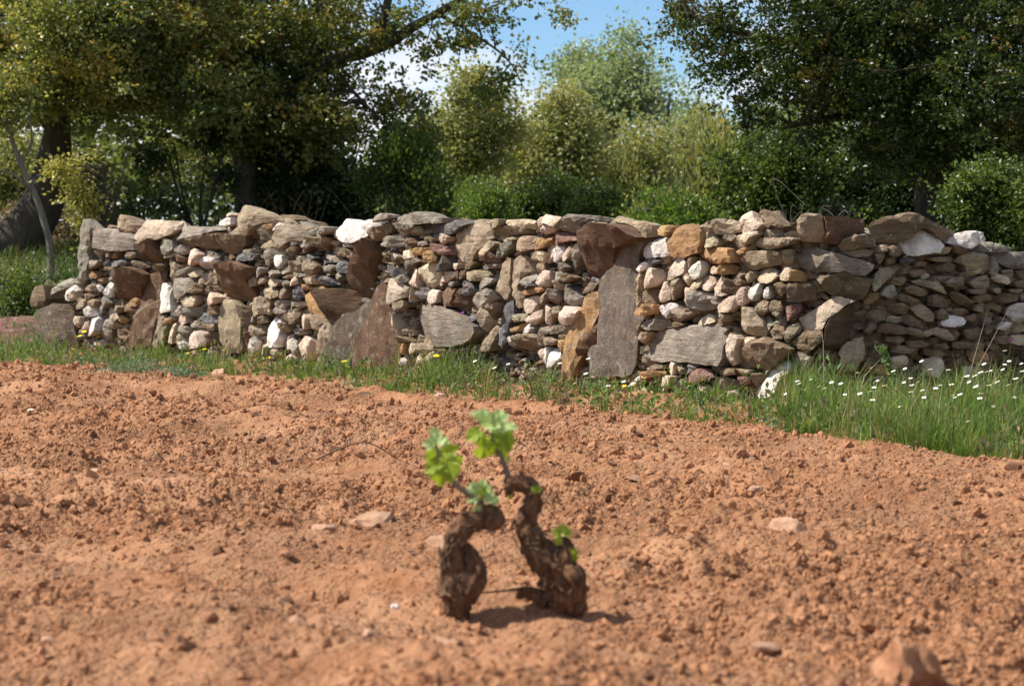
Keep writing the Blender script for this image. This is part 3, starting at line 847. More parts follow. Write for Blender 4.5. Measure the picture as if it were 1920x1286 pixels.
sC 11444,753 11465,804 11506,804 11516,772 11512,725 11465,729
sOr 11521,790 11576,781 11605,754 11596,721 11522,725
sB 11391,668 11412,710 11465,720 11507,697 11507,669 11476,641 11434,640
sBr 11517,711 11586,712 11643,707 11662,670 11644,624 11577,609 11517,613
sP 11164,646 11182,679 11230,694 11242,676 11237,609 11194,575 11170,589
sW 11254,685 11277,709 11312,705 11318,658 11295,610 11260,647
sW 11324,625 11346,667 11379,696 11391,659 11385,626 11335,620
sG 10939,633 10953,652 10992,643 11031,620 11018,577 10979,595
sC 11025,586 11070,625 11145,641 11164,627 11164,580 11121,545 11045,544
sT 11296,538 11313,595 11358,615 11380,606 11386,559 11336,530
sB 11391,615 11455,612 11476,570 11466,523 11413,531 11391,554
sM 11482,575 11527,589 11572,604 11582,562 11538,524 11498,500 11482,533
sT 11096,525 11158,564 11219,575 11278,566 11313,529 11347,492 11370,446 11348,408 11279,411 11195,442 11121,459 11083,486
sT 10973,560 11005,571 11045,543 11089,525 11077,486 11019,494 10973,522
sG 11319,520 11358,530 11403,489 11456,513 11477,504 11435,471 11392,470 11381,437 11359,446 11336,483
sB 11387,437 11414,466 11477,500 11482,439 11472,401 11425,400
sCl 11568,515 11635,553 11713,605 11782,638 11847,628 11884,615 11828,591 11783,554 11737,526 11710,475 11701,461 11645,460 11607,441 11587,474
sT 11482,430 11508,468 11558,492 11583,469 11568,436 11529,403 11503,379 11488,402
sB 11509,384 11568,431 11602,446 11645,451 11696,456 11710,419 11701,387 11664,358 11617,321 11569,347 11539,375
sRr 11714,470 11742,526 11792,559 11847,591 11902,591 11926,545 11903,462 11857,406 11784,341 11706,350 11710,405
sP 11078,324 11084,381 11109,415 11171,417 11196,394 11171,355 11159,307 11147,250 11097,229 11072,237 11071,285
sP 11178,336 11190,375 11220,404 11279,406 11291,392 11244,377 11208,333 11184,308
sBd 11190,289 11220,338 11256,372 11314,388 11370,408 11435,391 11488,374 11549,347 11529,319 11478,289 11415,250 11382,225 11303,232 11245,234 11196,252
sWl 11287,103 11327,143 11371,192 11404,240 11457,270 11499,280 11529,253 11520,216 11479,196 11448,157 11437,100 11394,42 11328,1 11270,8
sG 11504,281 11519,318 11579,329 11646,302 11646,256 11618,190 11560,161 11530,197
sB 10955,204 10994,225 11059,222 11160,222 11172,194 11123,182 11034,178 10968,185
sG 10929,135 10982,166 11059,170 11110,153 11136,116 11060,83 10969,89
sT 11172,222 11257,216 11268,197 11185,185
sM 11173,174 11268,188 11257,140 11185,127
sP 11034,63 11073,84 11136,101 11161,69 11173,22 11124,-9 11048,-4
uT 11802,341 11830,378 11876,406 11923,415 11933,350 11924,285 11868,220 11803,239
kB 11976,1022 11996,1050 12046,1073 12087,1088 12130,1078 12162,1102 12184,1107 12228,1093 12272,1070 12327,1047 12371,1014 12404,986 12432,949 12393,949 12338,982 12294,1014 12250,1019 12196,977 12153,949 12121,939 12047,939 11996,967
kB 12338,1038 12404,1033 12482,1010 12539,996 12494,968 12449,940 12427,940 12393,986
kWl 12147,949 12185,972 12250,1009 12294,1005 12327,986 12382,958 12405,926 12372,883 12328,884 12274,874 12219,865 12186,874 12153,911
sC 12339,865 12383,893 12416,926 12438,916 12472,912 12461,883 12405,869
kWl 12449,940 12482,968 12539,996 12608,1006 12666,997 12678,959 12632,940 12586,907 12540,912 12494,930
sBd 12460,930 12505,921 12563,902 12586,888 12529,869 12483,883
kG 12609,912 12655,945 12748,945 12842,921 12889,902 12854,888 12749,883 12655,893
kG 12749,874 12836,883 12993,888 13040,864 13029,797 12925,788 12855,807 12796,845
sT 12518,836 12552,879 12621,888 12702,879 12720,864 12721,789 12692,760 12633,779 12587,770 12575,808
sGr 12731,860 12784,836 12855,798 12844,769 12809,741 12738,760 12726,789
sC 12547,761 12599,775 12656,794 12680,784 12634,751 12576,751
sP 12768,736 12779,769 12820,760 12891,736 12891,712 12856,702 12797,717
sG 12588,714 12645,746 12703,756 12762,732 12821,703 12810,674 12728,665 12634,680
sT 11964,712 11988,754 12028,796 12079,800 12101,772 12069,745 12028,717 11988,680 11969,671
sG 12009,652 12039,689 12091,707 12133,688 12145,651 12102,628 12050,633
sB 12075,740 12133,744 12209,753 12215,725 12155,698 12080,712
sT 12231,725 12275,734 12352,720 12385,724 12418,696 12474,667 12463,649 12396,659 12330,687 12253,706
sB 12307,856 12405,860 12495,860 12529,850 12484,832 12373,832
sB 12367,813 12417,827 12484,822 12518,803 12484,780 12406,780
sD 12164,846 12197,860 12246,856 12241,837 12197,809 12165,823
sB 12247,832 12307,832 12318,813 12252,804
sB 12068,907 12099,930 12142,930 12164,893 12132,865 12079,865
sT 11987,898 12027,925 12063,925 12058,893 12007,884
sB 11987,874 12047,884 12058,847 12017,819 11997,837
sB 12058,847 12100,856 12122,828 12069,809
sB 12209,781 12274,790 12351,790 12373,762 12308,762 12242,744 12220,753
sC 12291,753 12329,771 12351,753 12330,729 12297,734
sB 12429,715 12473,743 12530,752 12576,737 12565,704 12497,686 12440,696
sB 12588,676 12669,675 12728,661 12693,647 12600,652
sT 12751,675 12798,684 12856,674 12845,650 12786,651
sB 12486,658 12531,672 12577,638 12624,600 12555,591 12509,620
sB 12635,633 12693,651 12751,646 12798,632 12752,608 12659,600
sB 12810,636 12868,650 12950,644 12956,611 12881,597 12811,598
sG 12967,640 13019,663 13065,653 13066,615 12985,606
sT 12903,673 12961,678 13019,673 12985,649 12915,654
sB 12331,640 12385,654 12452,621 12486,583 12408,574 12342,584
sB 12177,688 12231,702 12298,669 12320,640 12254,641 12188,660
sB 12134,642 12177,656 12232,632 12276,603 12221,585 12156,614
sT 12216,576 12221,613 12254,613 12309,575 12365,537 12354,500 12310,500 12255,529
sO 11931,629 11969,662 12009,661 12014,634 11979,606 11940,597
sB 12903,712 12984,730 13064,720 13065,682 12984,682 12915,688
sT 12832,779 12878,788 12925,769 12914,731 12856,740
sB 12925,778 13064,787 13064,739 12949,735
sW 12899,569 12939,592 12985,596 13043,586 13056,519 12987,481 12929,492 12893,530
sB 11945,545 11989,568 12050,567 12071,535 12051,512 11990,503 11951,517
sB 12076,590 12134,604 12189,580 12189,543 12113,539 12081,562
sG 12051,512 12071,535 12135,525 12162,501 12114,492 12061,498
sB 12162,529 12211,538 12266,514 12332,485 12300,457 12233,467 12178,496
sB 12000,470 12040,493 12114,483 12179,464 12168,431 12082,432 12010,442
sT 12179,454 12212,468 12267,448 12300,424 12278,411 12201,426
sWu 12409,493 12431,516 12498,530 12555,520 12579,496 12556,477 12488,464 12420,470
sT 12344,447 12387,465 12443,451 12488,417 12500,388 12455,389 12399,409 12355,428
sC 12305,438 12333,452 12349,433 12322,410 12305,415
sB 12370,550 12408,568 12464,558 12487,520 12420,503 12376,512
sB 12492,539 12532,572 12601,562 12624,542 12567,524
sB 12636,585 12705,603 12764,593 12776,555 12706,537 12636,556
sB 12578,519 12648,537 12683,518 12625,490 12579,500
sG 12695,508 12753,517 12812,497 12789,459 12707,470
sB 12579,444 12672,461 12742,432 12696,394 12603,396
sW 12806,450 12870,487 12917,481 12940,472 12906,439 12859,439
sB 12784,402 12860,411 12907,391 12848,363 12802,364
sC 12913,372 12941,409 12999,413 13045,408 13046,360 12965,352
sB 12072,414 12136,422 12179,398 12136,376 12072,386
sB 12185,389 12278,392 12355,372 12301,354 12191,356
sB 12377,367 12455,375 12489,351 12444,333 12377,343
sB 12500,379 12580,378 12649,376 12696,356 12603,339 12512,346
sP 12074,246 12115,301 12169,310 12208,300 12192,263 12137,236
sO 11987,229 12012,261 12063,260 12079,228 12043,205 11992,210
sP 12312,279 12400,296 12444,286 12451,229 12379,184 12313,194
sM 12456,210 12490,247 12535,279 12592,302 12558,246 12502,200
sO 12627,320 12673,338 12726,308 12733,261 12663,243 12627,273
sB 11933,276 11992,275 12002,257 11977,220 11934,220
sP 12581,236 12639,239 12721,237 12745,203 12652,177 12582,198
sT 12136,371 12246,346 12191,319 12115,329
sB 11956,489 11990,494 11995,461 11961,424 11932,443
sT 12002,196 12043,200 12064,186 12033,163 12002,173
sG 2992,550 3328,658 3446,646 3414,596 3077,515
sB 2488,538 2630,568 2931,595 2956,481 2856,406 2533,418
sN 2856,378 3118,438 3396,430 3422,84 3111,-17 2849,-17
sM 2113,278 2531,320 2764,312 2758,16 2477,-50 2107,-77
"""

STONE_COL = dict(G=(0.345, 0.302, 0.240), T=(0.42, 0.330, 0.225), B=(0.245, 0.172, 0.108), R=(0.170, 0.102, 0.060),
                 W=(0.80, 0.745, 0.675), P=(0.66, 0.51, 0.40), O=(0.44, 0.265, 0.125), D=(0.185, 0.185, 0.188),
                 N=(0.135, 0.108, 0.080), H=(0.195, 0.160, 0.122), M=(0.25, 0.135, 0.11), C=(0.65, 0.52, 0.37))  # B, R and N also colour shaded stone sides, so shade is painted in

def stone_geo(poly, depth, bev, rng, tilt=(0, 0), nout=30, rough=1.0, cuts=4, rings=(0.97, 0.86, 0.6, 0.3), split=1.0, strata=1.0, slab=0.0, grow=1.025):
    """poly: outline (x along wall, z up) round the stone's own origin; returns verts, tris."""
    P = np.asarray(poly, float)
    size = math.sqrt(max(1e-6, 0.5 * abs(np.dot(P[:, 0], np.roll(P[:, 1], 1)) - np.dot(P[:, 1], np.roll(P[:, 0], 1)))))
    # resample the outline, keep corners, roughen edges
    nxt = np.roll(P, -1, axis=0); ln = np.hypot(*(nxt - P).T); per = ln.sum()
    Q = []
    for i in range(len(P)):
        k = max(1, int(round(ln[i] / per * nout)))
        for j in range(k): Q.append(P[i] + (nxt[i] - P[i]) * j / k)
    Q = np.array(Q); n = len(Q)
    Q = (0.96 * Q + 0.02 * (np.roll(Q, 1, 0) + np.roll(Q, -1, 0))) * grow
    off = rng.uniform(0, 50, 3)
    Q = Q * (1 + 0.05 * rough * min(1, 0.15 / size) * noise2(Q[:, 0] / min(size, 0.2) * 5 + off[0], Q[:, 1] / min(size, 0.2) * 5 + off[1], 3))[:, None]
    R_, Yv = [], []
    for sc, y in ((0.72, depth), (0.95, depth * 0.55), (1.0, bev * 1.5)):
        R_.append(Q * sc); Yv.append(np.full(n, y))
    for sc in rings:
        R_.append(Q * sc); Yv.append(np.full(n, max(0.0, bev * (0.45 - (1 - sc) * 4.0))))
    XZ = np.concatenate(R_ + [np.zeros((1, 2)), np.zeros((1, 2))]); Y = np.concatenate(Yv + [[depth], [0.0]])
    front = np.ones(len(Y)); front[:n] = 0; front[n:2 * n] = 0.3; front[-2] = 0
    G = np.zeros(len(Y))
    for c in range(cuts):                       # chipped edges
        th = rng.uniform(0, 6.283); dr = np.array([math.cos(th), math.sin(th)])
        pr = XZ @ dr; ext = (Q @ dr).max()
        G += rng.uniform(0.35, 1.25) * np.clip(pr - ext * rng.uniform(0.30, 0.75) - max(0, size - 0.2) * 0.5, 0, None)
    nf = int(rng.integers(3, 5)); th0 = rng.uniform(0, 6.283)     # broken faces meeting at an off-centre point
    apex = rng.normal(0, 0.17, 2) * size
    fs = split * min(1.0, 0.22 / size)
    hs = []
    for c in range(nf):
        th = th0 + c * 6.283 / nf + rng.uniform(-0.35, 0.35)
        hs.append(rng.uniform(0.12, 0.95) * fs * ((XZ - apex) @ np.array([math.cos(th), math.sin(th)])))
    G += np.max(hs, axis=0)
    G -= np.median(G)
    G += -(tilt[0] * XZ[:, 0] + tilt[1] * XZ[:, 1])
    amp = min(size, 0.12); fq = min(size, 0.22)
    nz = np.stack([XZ[:, 0] / fq * 3.5, Y / fq * 3.5, XZ[:, 1] / fq * 3.5], 1) + off
    G += rough * amp * (0.09 * noise3(nz, 5) + 0.08 * noise3(nz * 2.7, 6))
    bz = XZ[:, 1] * 1.0 + 0.12 * XZ[:, 0]
    G += rough * strata * amp * 0.10 * noise2(bz / fq * 9 + off[0], XZ[:, 0] / fq * 1.2, 9)
    if slab:                                    # split layers of an upright slab
        G += slab * np.floor(4 * (noise2(XZ[:, 0] * 9 + off[1], XZ[:, 1] * 2.0, 15) + 0.5)) / 4
    Y = Y + front * np.clip(G, -0.6 * size - 0.02, depth * 0.45)
    V = np.stack([XZ[:, 0], Y, XZ[:, 1]], 1)
    V += (rough * amp * 0.035) * np.stack([noise3(nz * 2 + 9, 7), 0 * Y, noise3(nz * 2 + 19, 8)], 1)
    nr = 3 + len(rings); F = []
    i0 = np.arange(n); i1 = (i0 + 1) % n
    for r in range(nr - 1):
        a, b = r * n + i0, r * n + i1; c, d = (r + 1) * n + i1, (r + 1) * n + i0
        F.append(np.stack([a, b, c], 1)); F.append(np.stack([a, c, d], 1))
    F.append(np.stack([(nr - 1) * n + i0, (nr - 1) * n + i1, np.full(n, nr * n + 1)], 1))
    F.append(np.stack([i1, i0, np.full(n, nr * n)], 1))
    F = np.concatenate(F)
    ar = 0.5 * np.sum(P[:, 0] * np.roll(P[:, 1], -1) - np.roll(P[:, 0], -1) * P[:, 1])
    if ar < 0: F = F[:, ::-1]
    return V, F

def slab_geo(poly, depth, bev, rng, tilt=(0, 0), rough=1.0, cuts=4, split=1.0, strata=1.0, slab=0.0, grow=1.03, chip=0.14):
    """A broken stone with a finely triangulated front: flat split faces, chipped edges, rough layers."""
    P = np.asarray(poly, float)
    ar = 0.5 * np.sum(P[:, 0] * np.roll(P[:, 1], -1) - np.roll(P[:, 0], -1) * P[:, 1])
    if ar < 0: P = P[::-1]
    size = math.sqrt(abs(ar)); cell = max(size / 6.5, 0.010)
    P = P * grow
    nxt = np.roll(P, -1, axis=0); ln = np.hypot(*(nxt - P).T)
    Q = []
    for i in range(len(P)):
        k = max(1, int(round(ln[i] / cell)))
        e = (nxt[i] - P[i]) / max(ln[i], 1e-6); nn = np.array([e[1], -e[0]])
        for j in range(k):
            wob = 0 if j == 0 else rng.normal(0, chip) * cell
            Q.append(P[i] + (nxt[i] - P[i]) * (j / k) + nn * wob)
    Q = np.array(Q); n = len(Q)
    lo, hi = Q.min(0), Q.max(0)
    gx, gz = np.meshgrid(np.arange(lo[0] + cell * 0.5, hi[0], cell), np.arange(lo[1] + cell * 0.5, hi[1], cell * 0.87))
    gx = gx + (np.arange(gx.shape[0]) % 2)[:, None] * cell * 0.5
    I = np.stack([gx.ravel(), gz.ravel()], 1); I = I + rng.normal(0, 0.20, I.shape) * cell
    inside = np.zeros(len(I), bool); dmin = np.full(len(I), 9.0)
    for i in range(n):
        a, b = Q[i - 1], Q[i]
        cr = ((a[1] > I[:, 1]) != (b[1] > I[:, 1]))
        with np.errstate(divide='ignore', invalid='ignore'):
            inside ^= cr & (I[:, 0] < a[0] + (I[:, 1] - a[1]) / (b[1] - a[1]) * (b[0] - a[0]))
        ab = b - a; tt = np.clip(((I - a) @ ab) / max(ab @ ab, 1e-12), 0, 1)
        dmin = np.minimum(dmin, np.hypot(*(I - a - tt[:, None] * ab).T))
    keep = inside & (dmin > cell * 0.45); I = I[keep]
    pts = [Vector(p) for p in np.concatenate([Q, I])]
    res = delaunay_2d_cdt(pts, [], [list(range(n))], 1, 1e-6)
    XZ = np.array([v[:] for v in res[0]]); Ft = [f[:3] for f in res[2]] + [(f[0], f[2], f[3]) for f in res[2] if len(f) == 4]
    orig = res[3]
    ring = [None] * n
    for vi, o in enumerate(orig):
        for q in o:
            if q < n: ring[q] = vi
    if any(r is None for r in ring): return None
    m = len(XZ)
    edge = np.zeros(m, bool); edge[[r for r in ring]] = True
    off = rng.uniform(0, 50, 3)
    amp = min(size, 0.12); fq = min(size, 0.22)
    G = np.zeros(m)
    for c in range(cuts):                       # chipped corners
        th = rng.uniform(0, 6.283); dr = np.array([math.cos(th), math.sin(th)])
        ext = (Q @ dr).max()
        G += rng.uniform(0.6, 1.6) * np.clip(XZ @ dr - ext * rng.uniform(0.62, 0.88) - max(0, size - 0.2) * 0.3, 0, None)
    th = rng.uniform(0, 6.283); d1 = np.array([math.cos(th), math.sin(th)]); fs = split * min(1.0, 0.2 / size)
    G += fs * rng.uniform(0.25, 1.25) * np.clip(XZ @ d1 - size * rng.uniform(-0.05, 0.3), 0, None)      # second broken face
    th += rng.uniform(1.2, 2.6); d2 = np.array([math.cos(th), math.sin(th)])
    G += fs * rng.uniform(0.0, 0.8) * np.clip(XZ @ d2 - size * rng.uniform(0.05, 0.35), 0, None)
    G -= np.median(G)
    G += -(tilt[0] * XZ[:, 0] + tilt[1] * XZ[:, 1])
    nz = np.stack([XZ[:, 0] / fq * 3.5, np.zeros(m), XZ[:, 1] / fq * 3.5], 1) + off
    G += rough * amp * (0.10 * noise3(nz, 5) + 0.09 * noise3(nz * 2.9, 6))
    bz = XZ[:, 1] + 0.12 * XZ[:, 0]
    G += rough * strata * amp * 0.13 * (np.floor(5 * noise2(bz / fq * 5 + off[0], XZ[:, 0] / fq * 0.9, 9)) / 5)
    if slab:
        lay = noise2(XZ[:, 0] * 7 + off[1], XZ[:, 1] * 1.6 + off[2], 15) + 0.35 * noise2(XZ[:, 0] * 22, XZ[:, 1] * 5, 16)
        G += slab * np.floor(4 * (lay + 0.5)) / 4
    G = np.clip(G, -0.6 * size - 0.02, depth * 0.45)
    Y = np.where(edge, bev, 0.0) + G
    V = [np.stack([XZ[:, 0], Y, XZ[:, 1]], 1)]
    rv = V[0][ring]
    for sc, dp in ((0.94, 0.5), (0.70, 1.0)):
        w = rv.copy(); w[:, [0, 2]] *= sc; w[:, 1] = np.maximum(rv[:, 1] + 0.01, depth * dp); V.append(w)
    V.append(np.array([[0, depth, 0]])); V = np.concatenate(V)
    Ft = np.array(Ft); i0 = np.arange(n); i1 = (i0 + 1) % n; rg = np.array(ring)
    F = [Ft]
    prev = rg
    for k in range(2):
        cur = m + k * n + i0
        F.append(np.stack([prev[i0], cur[i0], cur[i1]], 1)); F.append(np.stack([prev[i0], cur[i1], prev[i1]], 1)); prev = cur
    F.append(np.stack([prev[i0], np.full(n, m + 2 * n), prev[i1]], 1))
    # orient the front so that it looks out of the wall (towards -y)
    f0 = Ft[0]; nrm = np.cross(V[f0[1]] - V[f0[0]], V[f0[2]] - V[f0[0]])
    F = np.concatenate(F)
    if nrm[1] > 0:
        F = np.concatenate([Ft[:, ::-1], F[len(Ft):]])
    return V, F

def build_wall():
    rng = np.random.default_rng(77)
    stones = []
    for ln in WALL_STONES.strip().split('\n'):
        code, *pts = ln.split()
        P = np.array([[float(v) / 1000 for v in p.split(',')] for p in pts])
        area = 0.5 * abs(np.sum(P[:, 0] * np.roll(P[:, 1], -1) - np.roll(P[:, 0], -1) * P[:, 1]))
        stones.append((code, P, area))
    s_end = 0.5 * (min(P[:, 0].min() for _, P, _ in stones) + 0), max(P[:, 0].max() for _, P, _ in stones)
    wx, wy, _ = wall_frame(PATH_S[-1] * 0.55)
    root = tag(empty('dry_stone_wall', (wx, wy, 0)), 'long dry stone wall of schist and quartz with big upright slabs', 'wall')
    plain = sorted((a for c, _, a in stones if c[0] == 's'), reverse=True)
    cut = plain[min(299, len(plain) - 1)]
    fillV, fillF, fillC = [], [], []
    base = 0
    def to_fill(V, F, M, col):
        nonlocal base
        h = np.ones((len(V), 4)); h[:, :3] = V
        fillV.append((h @ M.T)[:, :3]); fillF.append(F + base); base += len(V)
        fillC.append(np.tile(np.array(col), (len(V), 1)))
    def matrix(s, y, z, extra=0.0):
        x0, y0, ang = wall_frame(s)
        nx, ny = -math.sin(ang), math.cos(ang)      # into the wall
        return np.array(Matrix.Translation((x0 + nx * y, y0 + ny * y, z)) @ Matrix.Rotation(ang + extra, 4, 'Z'))
    for code, P, area in stones:
        kind, colr, tl = code[0], code[1], code[2:]
        size = math.sqrt(area)
        c = P.mean(0) * 0.5 + 0.5 * np.array([0.5 * (P[:, 0].min() + P[:, 0].max()), 0.5 * (P[:, 1].min() + P[:, 1].max())])
        tilt = {'d': (0.05, 0.62), 'u': (0, -0.5), 'r': (-0.75, 0.12), 'l': (0.4, -0.3)}.get(tl, (rng.normal(0.20, 0.24), rng.normal(-0.14, 0.2)) if colr in 'WPC' else (rng.normal(0.04, 0.28), rng.normal(0.0, 0.2)))
        if not tl and size > 0.17: tilt = (tilt[0] * 0.4, tilt[1] * 0.4)
        depth = float(np.clip(size * rng.uniform(0.9, 1.5), 0.10, 0.42))
        proud = {'k': rng.uniform(0.0, 0.05), 'u': 0.03, 's': rng.normal(0.014, 0.014)}[kind]
        if kind == 'k': depth = float(np.clip(size * 0.9, 0.12, 0.26))
        if kind == 'u': depth = 0.16; tilt = (-0.12, 0.03) if colr in 'NH' else (rng.normal(0, 0.05), rng.normal(0, 0.03))
        if tl == 'd': proud += 0.03
        bev = float(np.clip(size * 0.035, 0.002, 0.007))
        big = size > 0.16
        geo = slab_geo(P - c, depth, bev, rng, tilt, rough=0.9 if colr in 'WPC' else 1.0, strata=0.3 if colr in 'WPC' or kind == 'u' else 1.0,
                       split=0.12 if kind == 'u' else (0.3 if tl else (0.6 if kind == 'k' else 1.0)), slab=0.05 if kind == 'u' else 0.0, cuts=2, chip=0.26 if kind == 'u' else 0.09)
        if geo is None:
            geo = stone_geo(P - c, depth, bev, rng, tilt, cuts=5)
        V, F = geo
        col = np.array(STONE_COL[colr]) * rng.uniform(0.82, 1.18) * (1 + rng.normal(0, 0.022, 3))
        M = matrix(c[0], -proud, c[1])
        if kind == 's' and area < cut:
            to_fill(V, F, M, col); continue
        mat = M_UP if kind == 'u' else (M_QUARTZ if colr in 'WPC' else (M_RUST if colr in 'RO' else M_BED))
        name = {'k': 'capstone', 'u': 'upright_slab', 's': 'stone'}[kind]
        o = mesh_obj(name, np_mesh(name, V, F, mat, smooth=True, sharp=11), root)
        o.matrix_basis = Matrix.Translation(-root.location) @ Matrix(M.tolist())
        o.color = (*col, 1)
    # profile of the top, then small stones wedged into every gap
    cell = 0.01
    s0 = PATH_S[0] + 0.4; s1 = PATH_S[-1] - 0.2
    ns, nz = int((s1 - s0) / cell), 150
    occ = np.zeros((ns, nz), bool)
    zz = (np.arange(nz) + 0.5) * cell - 0.06
    for code, P, area in stones:
        i0, i1 = int((P[:, 0].min() - s0) / cell), int((P[:, 0].max() - s0) / cell) + 1
        i0, i1 = max(i0, 0), min(i1, ns)
        if i1 <= i0: continue
        gs = s0 + (np.arange(i0, i1) + 0.5) * cell
        inside = np.zeros((i1 - i0, nz), bool)
        for k in range(len(P)):
            (xa, za), (xb, zb) = P[k - 1], P[k]
            cross = ((za > zz[None, :]) != (zb > zz[None, :]))
            with np.errstate(divide='ignore', invalid='ignore'):
                xi = xa + (zz[None, :] - za) / (zb - za) * (xb - xa)
            inside ^= cross & (gs[:, None] < xi)
        occ[i0:i1] |= inside
    anyc = occ.any(1)
    s_end = float(np.interp((128 - 960) / FPX, PATH_A, PATH_S))     # the standing wall ends here; beyond lie a few fallen stones
    anyc &= (s0 + np.arange(ns) * cell) > s_end
    top = np.where(anyc, nz - 1 - np.argmax(occ[:, ::-1], axis=1), 0)
    smin = min(P[:, 0].min() for _, P, _ in stones); smax = PATH_S[-1]
    fall = np.interp(s0 + np.arange(ns) * cell, [smin, smax], [1, 1])
    last = np.nonzero(top)[0].max(); top[last:] = top[last - 10]
    free = ~occ & (np.arange(nz)[None, :] < top[:, None] - 3)
    idx = np.argwhere(free); rng.shuffle(idx)
    pal = [STONE_COL[k] for k in 'GTTBTDRCGP']
    count = 0
    for i, j in idx:
        if not free[i, j]: continue
        s = s0 + (i + 0.5) * cell; z = zz[j]
        dark = s > PATH_S[-1] * 0.72
        w = rng.uniform(0.022, 0.05) * (1.5 if dark else 1.0); h = w * rng.uniform(0.25, 0.6)
        ii, jj = int(w / cell), max(1, int(h / cell))
        free[max(0, i - ii - 1):i + ii + 2, max(0, j - jj):j + jj + 1] = False
        poly = np.array([[-1, -1], [0.1, -1.1], [1, -0.9], [1.05, 0.8], [-0.1, 1.1], [-0.95, 0.9]]) * np.array([w, h]) * rng.uniform(0.75, 1.25, (6, 2))
        V, F = stone_geo(poly, rng.uniform(0.07, 0.13), 0.005, rng, (rng.normal(0, 0.25), rng.normal(0, 0.25)), nout=8, rings=(0.85,), cuts=2)
        ca = rng.normal(0.0, 0.22); Rm = np.array([[math.cos(ca), 0, -math.sin(ca)], [0, 1, 0], [math.sin(ca), 0, math.cos(ca)]])
        V = V @ Rm.T
        k = rng.integers(0, len(pal)); col = np.array(pal[k]) * rng.uniform(0.65, 1.1)
        if dark: col = np.array(STONE_COL['B'] if rng.random() < 0.75 else STONE_COL['T']) * rng.uniform(0.7, 1.2)
        to_fill(V, F, matrix(s, rng.uniform(0.035, 0.085), z), col)
        count += 1
    # rubble on the broad top behind the capstones
    for i in range(10, ns - 5, 7):
        for dpt in (0.30, 0.42, 0.54):
            if top[i] < 25: continue
            w = rng.uniform(0.06, 0.12); m = 7
            th = np.arange(m) / m * 6.283 + rng.uniform(-0.3, 0.3, m)
            poly = np.stack([np.cos(th) * w * rng.uniform(0.8, 1.2, m), np.sin(th) * w * 0.5 * rng.uniform(0.8, 1.2, m)], 1)
            V, F = stone_geo(poly, 0.14, 0.015, rng, (0, 0), nout=9, rings=(0.8,), cuts=2)
            col = np.array(STONE_COL['GTB'[rng.integers(0, 3)]]) * rng.uniform(0.7, 1.1)
            to_fill(V, F, matrix(s0 + i * cell, dpt - 0.05, zz[min(top[i], nz - 1)] - 0.09 - rng.uniform(0, 0.05), rng.uniform(-0.5, 0.5)), col)
    me = np_mesh('small_stones', np.concatenate(fillV), np.concatenate(fillF), M_FILL, np.concatenate(fillC), smooth=True, sharp=15)
    o = mesh_obj('small_stones', me, root, -root.location)
    tag(o, kind='stuff')
    # inner core that carries the faces
    k = np.arange(0, ns, 8); V = []
    kern = np.ones(25) / 25; tops = np.convolve(np.pad(zz[np.clip(top, 0, nz - 1)], 12, 'edge'), kern, 'valid')
    lo = np.minimum.reduce([np.roll(tops, q) for q in range(-12, 13, 3)])
    k = k[(s0 + k * cell) > s_end + 0.1]
    for i in k:
        s = s0 + i * cell; x0, y0, ang = wall_frame(s); nx, ny = -math.sin(ang), math.cos(ang)
        t = max(0.05, lo[i] - 0.10)
        for dep, z in ((0.13, -0.2), (0.13, t * 0.5), (0.15, t), (0.35, t + 0.02), (0.58, t), (0.62, -0.2)):
            V.append((x0 + nx * dep, y0 + ny * dep, z))
    V = np.array(V); F = []
    for a in range(len(k) - 1):
        for b in range(5):
            F.append((a * 6 + b, a * 6 + b + 1, (a + 1) * 6 + b + 1, (a + 1) * 6 + b))
    o = mesh_obj('core', np_mesh('core', V, np.array(F), M_CORE), root, -root.location)
    print('wall: fill', count, 'tris', sum(len(f) for f in fillF))
build_wall()

